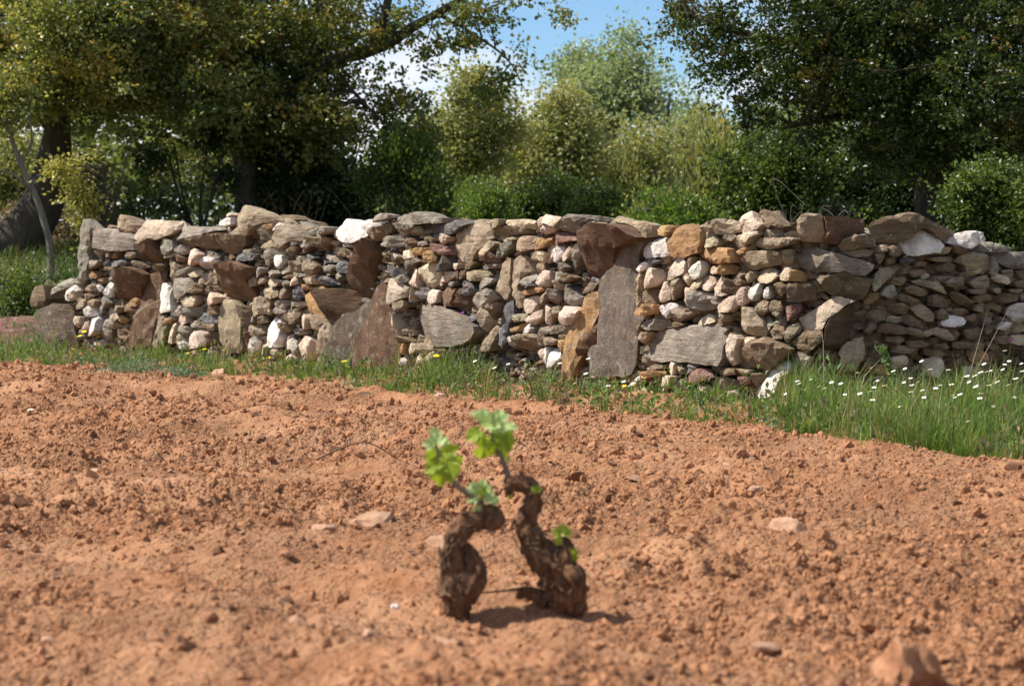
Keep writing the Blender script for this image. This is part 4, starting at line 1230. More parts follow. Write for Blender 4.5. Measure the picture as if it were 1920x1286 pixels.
# ------------------------------------------------------------------ tubes, leaves
def tube_geo(pts, radii, seg=8, step=None, wob=0.0, rng=None, ridges=0.0, wav=0.1, seed=0):
    pts = np.asarray(pts, float); radii = np.asarray(radii, float)
    C = catmull(pts, 6) if len(pts) > 2 else np.linspace(pts[0], pts[1], 5)
    d0 = np.concatenate([[0], np.cumsum(np.linalg.norm(np.diff(pts, axis=0), axis=1))])
    dC = np.concatenate([[0], np.cumsum(np.linalg.norm(np.diff(C, axis=0), axis=1))])
    n = len(C) if step is None else max(4, int(dC[-1] / step))
    t = np.linspace(0, dC[-1], n)
    C = np.stack([np.interp(t, dC, C[:, k]) for k in range(3)], 1)
    rr = np.interp(t / dC[-1], d0 / d0[-1], radii)
    T = np.gradient(C, axis=0); T /= np.linalg.norm(T, axis=1)[:, None] + 1e-9
    up = np.array([0.13, 0.9, 0.2]); 
    A = np.cross(T, up); A /= np.linalg.norm(A, axis=1)[:, None] + 1e-9
    B = np.cross(T, A)
    th = np.arange(seg) / seg * 2 * math.pi
    cs, sn = np.cos(th), np.sin(th)
    rad = np.repeat(rr[:, None], seg, 1)
    if ridges:
        h3 = np.stack([np.tile(cs * 11, n), np.tile(sn * 11, n), np.repeat(t / wav * 1.1, seg)], 1) + seed
        p = np.stack([np.tile(cs * 2.2, n), np.tile(sn * 2.2, n), np.repeat(t / wav, seg)], 1) + seed * 7.7
        q = np.stack([np.tile(cs * 6, n), np.tile(sn * 6, n), np.repeat(t / wav * 1.5, seg)], 1) + seed * 3.3
        rad = rad * (1 + ridges * (1.1 * noise3(p, 31) + 0.8 * noise3(q, 32) + 0.45 * noise3(h3, 33))).reshape(n, seg)
    V = C[:, None, :] + rad[:, :, None] * (A[:, None, :] * cs[None, :, None] + B[:, None, :] * sn[None, :, None])
    V = V.reshape(-1, 3)
    i = np.arange(n - 1)[:, None] * seg; j = np.arange(seg)[None, :]; j1 = (j + 1) % seg
    F = np.stack([(i + j).ravel(), (i + seg + j).ravel(), (i + seg + j1).ravel(), (i + j1).ravel()], 1)
    tip = np.array([[(n - 1) * seg + k, (n - 1) * seg + (k + 1) % seg, n * seg, n * seg] for k in range(seg)])
    tip0 = np.array([[(k + 1) % seg, k, n * seg + 1, n * seg + 1] for k in range(seg)])
    V = np.concatenate([V, [C[-1] + T[-1] * rr[-1] * 0.5], [C[0] - T[0] * rr[0] * 0.3]])
    tri = lambda q: np.concatenate([q[:, [0, 1, 2]], q[:, [0, 2, 3]]])
    return V, np.concatenate([tri(F), tip[:, :3], tip0[:, :3]])

def join_geo(parts):
    V, F, b = [], [], 0
    for v, f in parts:
        V.append(v); F.append(f + b); b += len(v)
    return np.concatenate(V), np.concatenate(F)

def leaf_geo(C, D, L, W, rng):
    """Folded diamond leaves: C centre, D direction, L length, W half width."""
    n = len(C)
    D = D / (np.linalg.norm(D, axis=1)[:, None] + 1e-9)
    q = rng.normal(0, 1, (n, 3)); q[:, 2] += 0.3
    S = np.cross(D, q); S /= np.linalg.norm(S, axis=1)[:, None] + 1e-9
    Nn = np.cross(S, D)
    L = L[:, None]; W = W[:, None]
    a = C - D * L * 0.5; t = C + D * L * 0.5 - Nn * L * 0.10
    l = C - S * W + Nn * W * 0.35 + D * L * 0.05; r = C + S * W + Nn * W * 0.35 + D * L * 0.05
    V = np.stack([a, l, t, r], 1).reshape(-1, 3)
    i = np.arange(n)[:, None] * 4
    F = np.concatenate([i + np.array([[0, 1, 2]]), i + np.array([[0, 2, 3]])])
    return V, F

def crown_points(blobs, n_clusters, rng, shell=0.45, gap=0.0, gscale=1.3):
    """Leaf cluster centres gathered into sprays, so the crown has clumps and gaps."""
    vol = np.array([b[3] * b[4] * b[5] * (b[6] if len(b) > 6 else 1) for b in blobs]); vol = vol / vol.sum()
    out = []
    for b, v in zip(blobs, vol):
        nc = int(n_clusters * v) + 2
        per = 9; k = max(3, nc // per)
        u = rng.normal(0, 1, (k, 3)); u /= np.linalg.norm(u, axis=1)[:, None]
        r = rng.uniform(0, 1, k) ** shell * (1 + 0.8 * noise3(u * 2.1 + np.array(b[:3]), 77))
        c = np.array(b[:3]) + u * r[:, None] * np.array(b[3:6])
        sr = np.clip(0.30 * (b[3] * b[4] * b[5]) ** (1 / 3), 0.06, 0.26)
        p = np.repeat(c, per, axis=0)
        p = p + rng.normal(0, 1, p.shape) * sr * np.array([1, 1, 0.62]) * np.repeat(rng.uniform(0.5, 1.3, k), per)[:, None]
        g = noise3(p * gscale, 78) + 0.5 * noise3(p * gscale * 2.3, 79)
        out.append(p[g > gap - 0.16])
    return np.concatenate(out)

def crown_mesh(name, P, per, spread, leaf, pal, wts, rng, droop=0.0, upright=0.0):
    n = len(P)
    m = rng.poisson(per, n).clip(3)
    C = np.repeat(P, m, axis=0); k = len(C)
    off = rng.normal(0, 1, (k, 3)) * spread * np.repeat(rng.uniform(0.5, 1.3, n), m)[:, None]
    off[:, 2] *= 0.75 + upright
    C = C + off
    D = off + rng.normal(0, spread * 0.6, (k, 3)); D[:, 2] += spread * (upright * 3 - droop)
    L = rng.uniform(0.7, 1.3, k) * leaf; W = L * rng.uniform(0.28, 0.42, k)
    V, F = leaf_geo(C, D, L, W, rng)
    pal = np.array(pal); wts = np.array(wts) / np.sum(wts)
    cum = np.cumsum(wts)
    q = noise3(P * 1.9 + 5, 83) * 1.1 + 0.5 + rng.normal(0, 0.16, n)
    order = np.argsort(pal.sum(1)); cw = np.cumsum(wts[order])
    ci = order[np.clip(np.searchsorted(cw, np.clip(q, 0, 0.999)), 0, len(pal) - 1)]
    li = rng.choice(len(pal), k, p=wts)
    ck = np.repeat(ci, m); ck = np.where(rng.random(k) < 0.3, li, ck)
    col = pal[ck] * rng.uniform(0.7, 1.3, k)[:, None]
    return np_mesh(name, V, F, M_LEAF, np.repeat(col, 4, axis=0))

def blob(px, py, d, rx, ry, dens=1.0, rd=None):
    c = at(px, py, d); s = d / FPX
    return (c[0], c[1], c[2], rx * s, (rd if rd else min(rx, ry) * s * 1.15), ry * s, dens)

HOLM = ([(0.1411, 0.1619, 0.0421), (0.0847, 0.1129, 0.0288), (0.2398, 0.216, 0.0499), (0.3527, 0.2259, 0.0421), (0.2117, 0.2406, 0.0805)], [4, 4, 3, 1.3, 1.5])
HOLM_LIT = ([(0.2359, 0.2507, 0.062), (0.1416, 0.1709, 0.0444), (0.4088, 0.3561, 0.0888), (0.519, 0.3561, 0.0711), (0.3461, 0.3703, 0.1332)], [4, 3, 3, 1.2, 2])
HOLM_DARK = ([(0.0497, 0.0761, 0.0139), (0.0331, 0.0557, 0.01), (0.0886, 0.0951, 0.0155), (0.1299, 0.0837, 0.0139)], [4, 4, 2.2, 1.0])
OLIVE = ([(0.2556, 0.2683, 0.0944), (0.1812, 0.1987, 0.064), (0.3621, 0.3478, 0.1445), (0.3621, 0.2781, 0.076)], [4, 3, 3, 1])
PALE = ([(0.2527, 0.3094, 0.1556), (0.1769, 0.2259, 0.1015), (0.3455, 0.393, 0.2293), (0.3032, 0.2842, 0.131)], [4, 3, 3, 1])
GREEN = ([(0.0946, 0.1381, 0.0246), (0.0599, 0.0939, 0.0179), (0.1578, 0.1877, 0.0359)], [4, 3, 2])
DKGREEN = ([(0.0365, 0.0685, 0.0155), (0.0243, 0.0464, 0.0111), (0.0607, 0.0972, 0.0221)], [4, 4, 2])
BRIGHT = ([(0.1425, 0.2228, 0.039), (0.0975, 0.1553, 0.0286), (0.225, 0.2835, 0.065), (0.24, 0.2025, 0.078)], [4, 3, 2, 1.5])
YELLOW = ([(0.36, 0.32, 0.075), (0.22, 0.22, 0.06), (0.46, 0.40, 0.11)], [4, 3, 2])
BROWN = ([(0.30, 0.20, 0.145), (0.19, 0.13, 0.095), (0.42, 0.31, 0.24)], [4, 3, 2])

def twigs_to(P, nodes, rng, count, r0=0.012):
    parts = []
    if len(P) == 0: return parts
    sel = rng.choice(len(P), min(count, len(P)), replace=False)
    nodes = np.asarray(nodes)
    for i in sel:
        q = P[i]; dd = np.linalg.norm(nodes - q, axis=1) + rng.uniform(0, 0.5, len(nodes))
        a = nodes[np.argmin(dd)]
        mid = (a + q) / 2 + rng.normal(0, 0.10, 3) * np.linalg.norm(q - a) + np.array([0, 0, 0.06])
        parts.append(tube_geo([a, mid, q], [r0, r0 * 0.6, r0 * 0.25], 4))
    return parts

def make_tree(name, label, cat, base, limbs, blobs, clusters, per, spread, leaf, palette, seed, group=None, bark=None,
              gap=0.0, shell=0.45, twig=60, droop=0.15, upright=0.0, seg=10, twig_r=0.012):
    rng = np.random.default_rng(seed)
    root = tag(empty(name, base), label, cat, group)
    inv = np.array(base)
    bark = bark or M_BARK
    nodes = []
    first = True
    wood = []
    for pts, rad in limbs:
        pts = np.array(pts, float)
        g = tube_geo(pts, rad, seg if first else 7, ridges=0.22, wav=0.25, seed=seed)
        nm = 'trunk' if first and cat == 'tree' else ('limb' if cat == 'tree' else 'stem')
        mesh_obj(nm, np_mesh(nm, g[0] - inv, g[1], bark, smooth=True), root); first = False
        C = catmull(pts, 6); nodes += list(C[len(C) // 3:])
    P = crown_points(blobs, clusters, rng, shell, gap)
    if twig and nodes:
        wood += twigs_to(P, nodes, rng, twig, twig_r)
    if wood:
        V, F = join_geo(wood)
        tag(mesh_obj('twigs', np_mesh('twigs', V - inv, F, bark, smooth=True), root), kind='stuff')
    me = crown_mesh('crown', P - inv, per, spread, leaf, palette[0], palette[1], rng, droop, upright)
    mesh_obj('crown', me, root)
    return root

def gpt(px, d):
    """Foot of a plant standing on the land in direction px at distance d."""
    p = at(px, 500, d); p[2] = float(land_z(p[0], p[1])) - 0.03
    return p

def limb(pts, rad):
    return ([at(*p) for p in pts], rad)

# ------------------------------------------------------------------ trees behind the wall
b = gpt(470, 25.0)
make_tree('holm_oak', 'broad holm oak whose dark limb reaches out across the cloudy sky', 'tree', b,
    [([b, at(462, 330, 25), at(455, 250, 25), at(480, 150, 25), at(470, 0, 25.2), at(440, -160, 25.3)], [0.17, 0.14, 0.13, 0.12, 0.10, 0.05]),
     limb([(460, 260, 25), (540, 180, 24.8), (620, 117, 24.5), (664, 104, 24.5), (706, 91, 24.5), (742, 73, 24.5), (781, 47, 24.5), (820, 26, 24.5), (870, -5, 24.6), (950, -60, 24.8)], [0.12, 0.095, 0.085, 0.078, 0.072, 0.066, 0.060, 0.05, 0.04, 0.025]),
     limb([(706, 91, 24.5), (716, 50, 24.5), (728, 0, 24.5), (740, -60, 24.5)], [0.06, 0.055, 0.045, 0.03]),
     limb([(560, 170, 24.8), (600, 90, 24.8), (610, 20, 24.9), (650, -80, 25)], [0.10, 0.09, 0.07, 0.04]),
     limb([(455, 250, 25), (360, 160, 24.4), (270, 90, 23.9), (180, 40, 23.5)], [0.13, 0.10, 0.07, 0.03]),
     limb([(470, 150, 25), (350, 40, 24.8), (220, -60, 24.5)], [0.11, 0.08, 0.04]),
     limb([(820, 26, 24.5), (880, 60, 24.4), (950, 110, 24.4), (985, 170, 24.4)], [0.026, 0.016, 0.011, 0.004]),
     limb([(620, 117, 24.5), (660, 170, 24.4), (720, 230, 24.4), (775, 270, 24.4)], [0.03, 0.022, 0.015, 0.006])],
    [blob(330, 110, 24, 260, 190, 1.0, 1.0), blob(480, 40, 25, 240, 190, 1.0, 1.1), blob(300, -170, 25.4, 420, 150, 0.16, 1.8),
     blob(620, -140, 25.3, 300, 140, 0.16, 1.6), blob(560, 190, 24.6, 130, 110, 0.9), blob(400, 270, 25.6, 170, 80, 0.8), blob(600, 250, 25.2, 110, 70, 0.7),
     blob(870, 20, 24.5, 160, 60, 0.55), blob(965, 80, 24.4, 60, 85, 0.45), blob(700, 200, 24.6, 100, 70, 0.45), blob(770, 150, 24.6, 120, 60, 0.16), blob(930, 190, 24.5, 80, 60, 0.14),
     blob(660, 20, 24.4, 110, 60, 0.6), blob(720, 75, 24.3, 110, 40, 0.5), blob(840, 40, 24.2, 70, 45, 0.5), blob(760, 275, 24.6, 90, 40, 0.4), blob(1090, 15, 24.4, 55, 40, 0.5)],
    5200, 21, 0.075, 0.056, HOLM, 101, 'oaks overhanging the wall', gap=0.0, twig=420, twig_r=0.011)

b = gpt(30, 24.5)
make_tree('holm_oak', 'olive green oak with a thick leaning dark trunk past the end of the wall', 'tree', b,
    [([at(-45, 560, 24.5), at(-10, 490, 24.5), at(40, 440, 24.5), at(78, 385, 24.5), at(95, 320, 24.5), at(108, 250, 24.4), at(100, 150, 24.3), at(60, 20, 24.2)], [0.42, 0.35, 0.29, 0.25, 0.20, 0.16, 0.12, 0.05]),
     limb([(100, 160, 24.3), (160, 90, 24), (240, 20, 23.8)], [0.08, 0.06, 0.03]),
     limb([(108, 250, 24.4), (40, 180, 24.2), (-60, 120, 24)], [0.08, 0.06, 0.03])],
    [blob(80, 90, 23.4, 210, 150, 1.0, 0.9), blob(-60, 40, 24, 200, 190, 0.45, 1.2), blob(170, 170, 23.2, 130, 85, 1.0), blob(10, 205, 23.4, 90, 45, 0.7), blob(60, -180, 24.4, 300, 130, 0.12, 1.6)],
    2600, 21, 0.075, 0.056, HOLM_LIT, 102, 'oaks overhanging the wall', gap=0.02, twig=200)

b = gpt(95, 22.5)
make_tree('sapling', 'slender pale grey sapling in front of the leaning dark trunk', 'tree', b,
    [([b, at(95, 470, 22.5), at(84, 420, 22.5), at(66, 365, 22.5), at(40, 310, 22.5), at(22, 260, 22.5), at(5, 190, 22.5)], [0.045, 0.04, 0.037, 0.033, 0.028, 0.022, 0.012]),
     limb([(66, 365, 22.5), (30, 330, 22.4), (-5, 318, 22.4)], [0.022, 0.017, 0.010]),
     limb([(40, 310, 22.5), (60, 260, 22.5), (50, 210, 22.5)], [0.018, 0.014, 0.008])],
    [blob(20, 170, 22.4, 90, 70, 0.8)], 200, 16, 0.08, 0.045, HOLM_LIT, 103, bark=M_BARK_PALE, twig=60, twig_r=0.008)

b = gpt(1790, 20.5)
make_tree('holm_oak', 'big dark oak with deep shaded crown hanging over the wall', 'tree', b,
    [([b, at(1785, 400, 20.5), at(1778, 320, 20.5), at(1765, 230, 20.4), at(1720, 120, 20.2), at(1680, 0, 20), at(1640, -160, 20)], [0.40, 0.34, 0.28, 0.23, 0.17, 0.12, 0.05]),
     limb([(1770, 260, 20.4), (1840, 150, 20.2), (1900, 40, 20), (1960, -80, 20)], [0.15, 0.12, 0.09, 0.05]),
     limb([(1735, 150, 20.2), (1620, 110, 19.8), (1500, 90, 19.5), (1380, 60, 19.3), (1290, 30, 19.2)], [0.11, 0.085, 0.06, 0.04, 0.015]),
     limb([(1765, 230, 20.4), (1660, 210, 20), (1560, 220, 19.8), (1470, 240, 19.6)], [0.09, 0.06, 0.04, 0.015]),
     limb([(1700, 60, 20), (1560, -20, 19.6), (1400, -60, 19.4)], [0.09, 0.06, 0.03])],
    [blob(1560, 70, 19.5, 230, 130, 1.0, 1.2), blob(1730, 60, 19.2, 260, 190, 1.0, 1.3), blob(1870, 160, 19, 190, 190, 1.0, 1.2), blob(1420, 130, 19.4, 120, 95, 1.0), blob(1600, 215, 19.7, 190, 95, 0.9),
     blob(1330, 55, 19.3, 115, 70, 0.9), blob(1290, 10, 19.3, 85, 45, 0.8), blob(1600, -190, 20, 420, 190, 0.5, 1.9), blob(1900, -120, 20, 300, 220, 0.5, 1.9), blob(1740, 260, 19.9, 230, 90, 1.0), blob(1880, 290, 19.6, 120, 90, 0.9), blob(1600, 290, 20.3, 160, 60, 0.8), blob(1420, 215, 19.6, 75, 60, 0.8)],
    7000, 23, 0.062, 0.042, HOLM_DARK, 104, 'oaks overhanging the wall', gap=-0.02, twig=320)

MID = [
 ('small_oak', 'small grey-leaved tree with a thin pale trunk behind the bright round bush', 885, 29, (890, 230, 82, 118), OLIVE, 800, 16, 0.13, 0.060, M_BARK_PALE, 0.045),
 ('small_oak', 'bushy yellow-olive oak low beneath the gap of cloudy sky', 1040, 33, (1040, 270, 108, 112), OLIVE, 1200, 16, 0.15, 0.066, M_BARK, 0.06),
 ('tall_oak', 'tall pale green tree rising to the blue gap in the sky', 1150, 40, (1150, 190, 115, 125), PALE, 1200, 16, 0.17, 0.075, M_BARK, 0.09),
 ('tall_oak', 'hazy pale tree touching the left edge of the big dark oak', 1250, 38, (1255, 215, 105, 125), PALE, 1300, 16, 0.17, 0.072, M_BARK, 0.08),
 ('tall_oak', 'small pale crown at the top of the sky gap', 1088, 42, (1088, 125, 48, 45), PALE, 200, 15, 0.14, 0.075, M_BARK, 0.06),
 ('small_oak', 'rusty olive tree in the distance under the dark oak crown', 1330, 35, (1330, 290, 95, 100), OLIVE, 650, 16, 0.15, 0.066, M_BARK, 0.06),
 ('small_oak', 'fresh green young tree beneath the left side of the dark oak', 1395, 29, (1395, 255, 75, 115), GREEN, 600, 16, 0.13, 0.058, M_BARK, 0.05),
 ('small_oak', 'low olive tree under the sky just right of the dark limb', 800, 37, (800, 275, 85, 65), OLIVE, 500, 16, 0.15, 0.070, M_BARK, 0.05),
 ('small_oak', 'dull green thicket tree low behind the feathery broom', 1190, 34, (1190, 320, 100, 80), OLIVE, 700, 16, 0.15, 0.066, M_BARK, 0.05),
 ('small_oak', 'grey-green tree seen in the gap beside the leaning trunk', 20, 31, (15, 330, 110, 90), OLIVE, 500, 16, 0.15, 0.064, M_BARK, 0.06),
]
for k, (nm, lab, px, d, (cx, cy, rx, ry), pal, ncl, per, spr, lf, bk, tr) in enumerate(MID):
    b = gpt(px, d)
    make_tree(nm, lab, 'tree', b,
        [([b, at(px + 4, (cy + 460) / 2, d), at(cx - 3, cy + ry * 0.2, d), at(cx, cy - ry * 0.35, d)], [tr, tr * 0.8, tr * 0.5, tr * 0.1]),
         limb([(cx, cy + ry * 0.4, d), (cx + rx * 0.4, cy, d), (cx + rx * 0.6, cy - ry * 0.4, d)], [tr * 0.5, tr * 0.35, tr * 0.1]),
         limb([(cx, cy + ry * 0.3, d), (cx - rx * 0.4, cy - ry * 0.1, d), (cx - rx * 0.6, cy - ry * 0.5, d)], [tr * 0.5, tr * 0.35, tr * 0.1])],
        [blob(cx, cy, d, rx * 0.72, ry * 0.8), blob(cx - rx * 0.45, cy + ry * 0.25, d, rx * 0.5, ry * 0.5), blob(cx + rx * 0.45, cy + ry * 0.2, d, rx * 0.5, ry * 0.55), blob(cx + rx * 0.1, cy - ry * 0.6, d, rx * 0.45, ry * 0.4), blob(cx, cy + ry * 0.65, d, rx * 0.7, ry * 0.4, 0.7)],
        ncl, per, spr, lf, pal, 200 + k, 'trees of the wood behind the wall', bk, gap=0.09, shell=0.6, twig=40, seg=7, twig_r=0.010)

SHRUBS = [
 ('yellow_shrub', 'golden yellow flowering shrub under the olive oak', 185, 21.8, (192, 335, 74, 92), YELLOW, 620, 16, 0.08, 0.045, 0.1, 0.0),
 ('dry_shrub', 'dead brown leafy brush behind the leaning trunk and the end slab', 130, 25.4, (130, 415, 135, 75), BROWN, 900, 17, 0.08, 0.04, 0.1, 0.0),
 ('broom_bush', 'dense dark green broom rising behind the flat capstones', 745, 24.0, (750, 325, 92, 80), GREEN, 620, 20, 0.09, 0.05, 0.0, 0.9),
 ('round_bush', 'little bright green rounded bush just above the wall top', 925, 22.0, (925, 388, 46, 36), BRIGHT, 260, 18, 0.06, 0.034, 0.0, 0.6),
 ('broom_bush', 'tall feathery olive broom with upright grassy stalks', 1290, 22.0, (1285, 335, 85, 80), OLIVE, 620, 20, 0.07, 0.060, 0.0, 1.8),
 ('leafy_weeds', 'bright green weeds along the wall top in front of the feathery broom', 1265, 20.5, (1262, 402, 80, 30), BRIGHT, 260, 16, 0.07, 0.04, 0.0, 0.3),
 ('bramble_bush', 'tangled mid green bramble below the hanging dark crown', 1450, 21.5, (1455, 330, 105, 75), GREEN, 620, 16, 0.09, 0.048, 0.0, 0.0),
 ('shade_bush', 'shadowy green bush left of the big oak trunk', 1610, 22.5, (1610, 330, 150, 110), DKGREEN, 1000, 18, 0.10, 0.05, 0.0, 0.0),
 ('leafy_bush', 'green leafy bush at the right edge over the end of the wall', 1860, 16.8, (1870, 370, 105, 78), GREEN, 800, 18, 0.07, 0.036, 0.0, 0.0),
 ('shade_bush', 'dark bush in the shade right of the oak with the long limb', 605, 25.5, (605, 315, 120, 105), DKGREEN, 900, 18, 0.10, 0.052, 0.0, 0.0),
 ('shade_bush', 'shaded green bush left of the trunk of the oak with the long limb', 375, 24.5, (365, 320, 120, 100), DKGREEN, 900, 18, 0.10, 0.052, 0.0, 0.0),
 ('leafy_bush', 'green sunlit bush behind the pale ochre capstone', 265, 24.5, (262, 372, 55, 48), GREEN, 260, 16, 0.08, 0.045, 0.0, 0.0),
 ('shade_bush', 'dark green bush under the yellow-olive oak', 1035, 26.0, (1035, 380, 95, 55), GREEN, 520, 18, 0.10, 0.052, 0.0, 0.0),
 ('shade_bush', 'low dark bush between the yellow-olive oak and the feathery broom', 1140, 25.0, (1140, 385, 80, 55), GREEN, 420, 18, 0.10, 0.05, 0.0, 0.0),
 ('leafy_bush', 'leafy bush around the foot of the thin pale trunk', 855, 24.5, (850, 385, 55, 45), GREEN, 240, 16, 0.08, 0.045, 0.0, 0.0),
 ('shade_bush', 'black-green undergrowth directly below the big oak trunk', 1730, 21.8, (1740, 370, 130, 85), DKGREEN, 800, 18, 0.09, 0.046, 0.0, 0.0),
 ('leafy_weeds', 'clump of green weeds on the bank left of the wall end', 45, 20.6, (45, 520, 75, 40), GREEN, 320, 16, 0.07, 0.036, 0.0, 0.2),
 ('bramble_bush', 'low dark bramble just above the rust-sided capstone', 1540, 19.0, (1545, 405, 80, 35), GREEN, 260, 16, 0.07, 0.04, 0.0, 0.0),
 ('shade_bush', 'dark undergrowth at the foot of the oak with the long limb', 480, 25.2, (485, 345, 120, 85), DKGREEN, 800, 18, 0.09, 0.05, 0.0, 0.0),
]
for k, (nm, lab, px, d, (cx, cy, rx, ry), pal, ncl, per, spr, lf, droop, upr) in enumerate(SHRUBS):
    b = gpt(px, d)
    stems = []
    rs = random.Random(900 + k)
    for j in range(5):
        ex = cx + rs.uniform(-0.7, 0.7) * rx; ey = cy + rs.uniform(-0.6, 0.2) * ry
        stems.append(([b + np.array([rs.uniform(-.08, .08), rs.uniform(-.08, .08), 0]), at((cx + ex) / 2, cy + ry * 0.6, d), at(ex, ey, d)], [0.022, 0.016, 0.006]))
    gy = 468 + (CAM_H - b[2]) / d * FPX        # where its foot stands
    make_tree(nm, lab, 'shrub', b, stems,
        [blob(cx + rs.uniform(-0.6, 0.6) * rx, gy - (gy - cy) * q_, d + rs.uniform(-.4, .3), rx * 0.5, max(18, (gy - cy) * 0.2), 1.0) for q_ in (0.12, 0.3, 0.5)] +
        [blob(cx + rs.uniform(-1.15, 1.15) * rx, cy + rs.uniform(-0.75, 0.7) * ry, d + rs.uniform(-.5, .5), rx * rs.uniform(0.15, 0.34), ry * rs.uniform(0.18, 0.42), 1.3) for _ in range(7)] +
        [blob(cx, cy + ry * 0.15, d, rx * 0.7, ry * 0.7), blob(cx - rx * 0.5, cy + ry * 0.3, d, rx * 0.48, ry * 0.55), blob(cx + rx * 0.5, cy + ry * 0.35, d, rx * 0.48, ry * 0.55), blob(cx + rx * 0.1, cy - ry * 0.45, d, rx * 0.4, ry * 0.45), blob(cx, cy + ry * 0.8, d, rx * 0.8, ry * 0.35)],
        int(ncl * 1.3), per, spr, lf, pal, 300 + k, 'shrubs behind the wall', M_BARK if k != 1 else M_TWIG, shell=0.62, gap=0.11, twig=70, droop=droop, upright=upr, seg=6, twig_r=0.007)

def bare_brush(name, label, px, d, cy, rx, ry, n, seed, mat):
    rng = np.random.default_rng(seed)
    b = gpt(px, d); parts = []
    for i in range(n):
        x0 = px + rng.uniform(-0.8, 0.8) * rx
        p0 = at(x0, cy + ry, d + rng.uniform(-.3, .3)); p2 = at(x0 + rng.normal(0, 0.45) * rx, cy + rng.uniform(-1, 0.2) * ry, d + rng.uniform(-.4, .4))
        m = (p0 + p2) / 2 + rng.normal(0, 0.10, 3)
        parts.append(tube_geo([p0, m, p2], [0.0045, 0.003, 0.0015], 4))
    V, F = join_geo(parts)
    root = tag(empty(name, b), label, 'shrub', 'shrubs behind the wall')
    tag(mesh_obj('branches', np_mesh('branches', V - b, F, mat, smooth=True), root), kind='stuff')
bare_brush('dead_brush', 'leafless grey tangle of dead branches behind the reddish peaked capstones', 1480, 18.5, 412, 95, 30, 30, 41, M_TWIGGREY)
bare_brush('dead_brush', 'bare thin twigs in the shade under the oak with the long limb', 520, 23.5, 395, 110, 50, 24, 42, M_TWIG)

# far wood that closes the view: reads as one mass
def far_wood():
    rng = np.random.default_rng(61)
    P, pals = [], []
    for px in np.arange(-700, 2650, 55):
        d = rng.uniform(46, 58); topy = 296 + rng.uniform(-28, 30)
        if px < 620 or px > 1400: topy -= 130
        p = crown_points([blob(px, (topy + 470) / 2, d, 80, (470 - topy) / 2 * 1.05, 1, 1.6)], 190, rng, 0.6, -0.3)
        P.append(p)
    P = np.concatenate(P)
    me = crown_mesh('far_wood', P, 6, 0.22, 0.20, OLIVE[0][:2] + HOLM[0][:2], [2, 3, 4, 4], rng)
    tag(mesh_obj('far_wood', me), 'distant green wood closing the view behind the trees', 'wood', kind='stuff')
far_wood()

# ------------------------------------------------------------------ grass of the verge
GRASS_PAL = np.array([(0.120, 0.200, 0.030), (0.080, 0.150, 0.024), (0.175, 0.245, 0.050), (0.24, 0.21, 0.085), (0.36, 0.29, 0.15), (0.12, 0.18, 0.085)])

def blades(x, y, z, h, w, lean, col, rng, az=None):
    n = len(x)
    az = rng.uniform(0, 6.283, n) if az is None else az + rng.normal(0, 0.4, n); dx, dy = np.cos(az), np.sin(az)
    fa = az + rng.normal(1.57, 0.5, n); sx, sy = np.cos(fa) * w * 0.5, np.sin(fa) * w * 0.5
    l1, l2 = lean * h * 0.28, lean * h
    b = np.stack([x, y, z - 0.01], 1); sd = np.stack([sx, sy, np.zeros(n)], 1); d = np.stack([dx, dy, np.zeros(n)], 1); u = np.array([0, 0, 1.0])
    m = b + d * l1[:, None] + u * (h * 0.55)[:, None]
    t = b + d * l2[:, None] + u * (h * (1 - 0.25 * lean))[:, None]
    V = np.stack([b - sd, b + sd, m + sd * 0.8, m - sd * 0.8, t], 1).reshape(-1, 3)
    i = np.arange(n)[:, None] * 5
    F = np.concatenate([i + np.array([[0, 1, 2]]), i + np.array([[0, 2, 3]]), i + np.array([[3, 2, 4]])])
    return V, F, np.repeat(col, 5, axis=0)

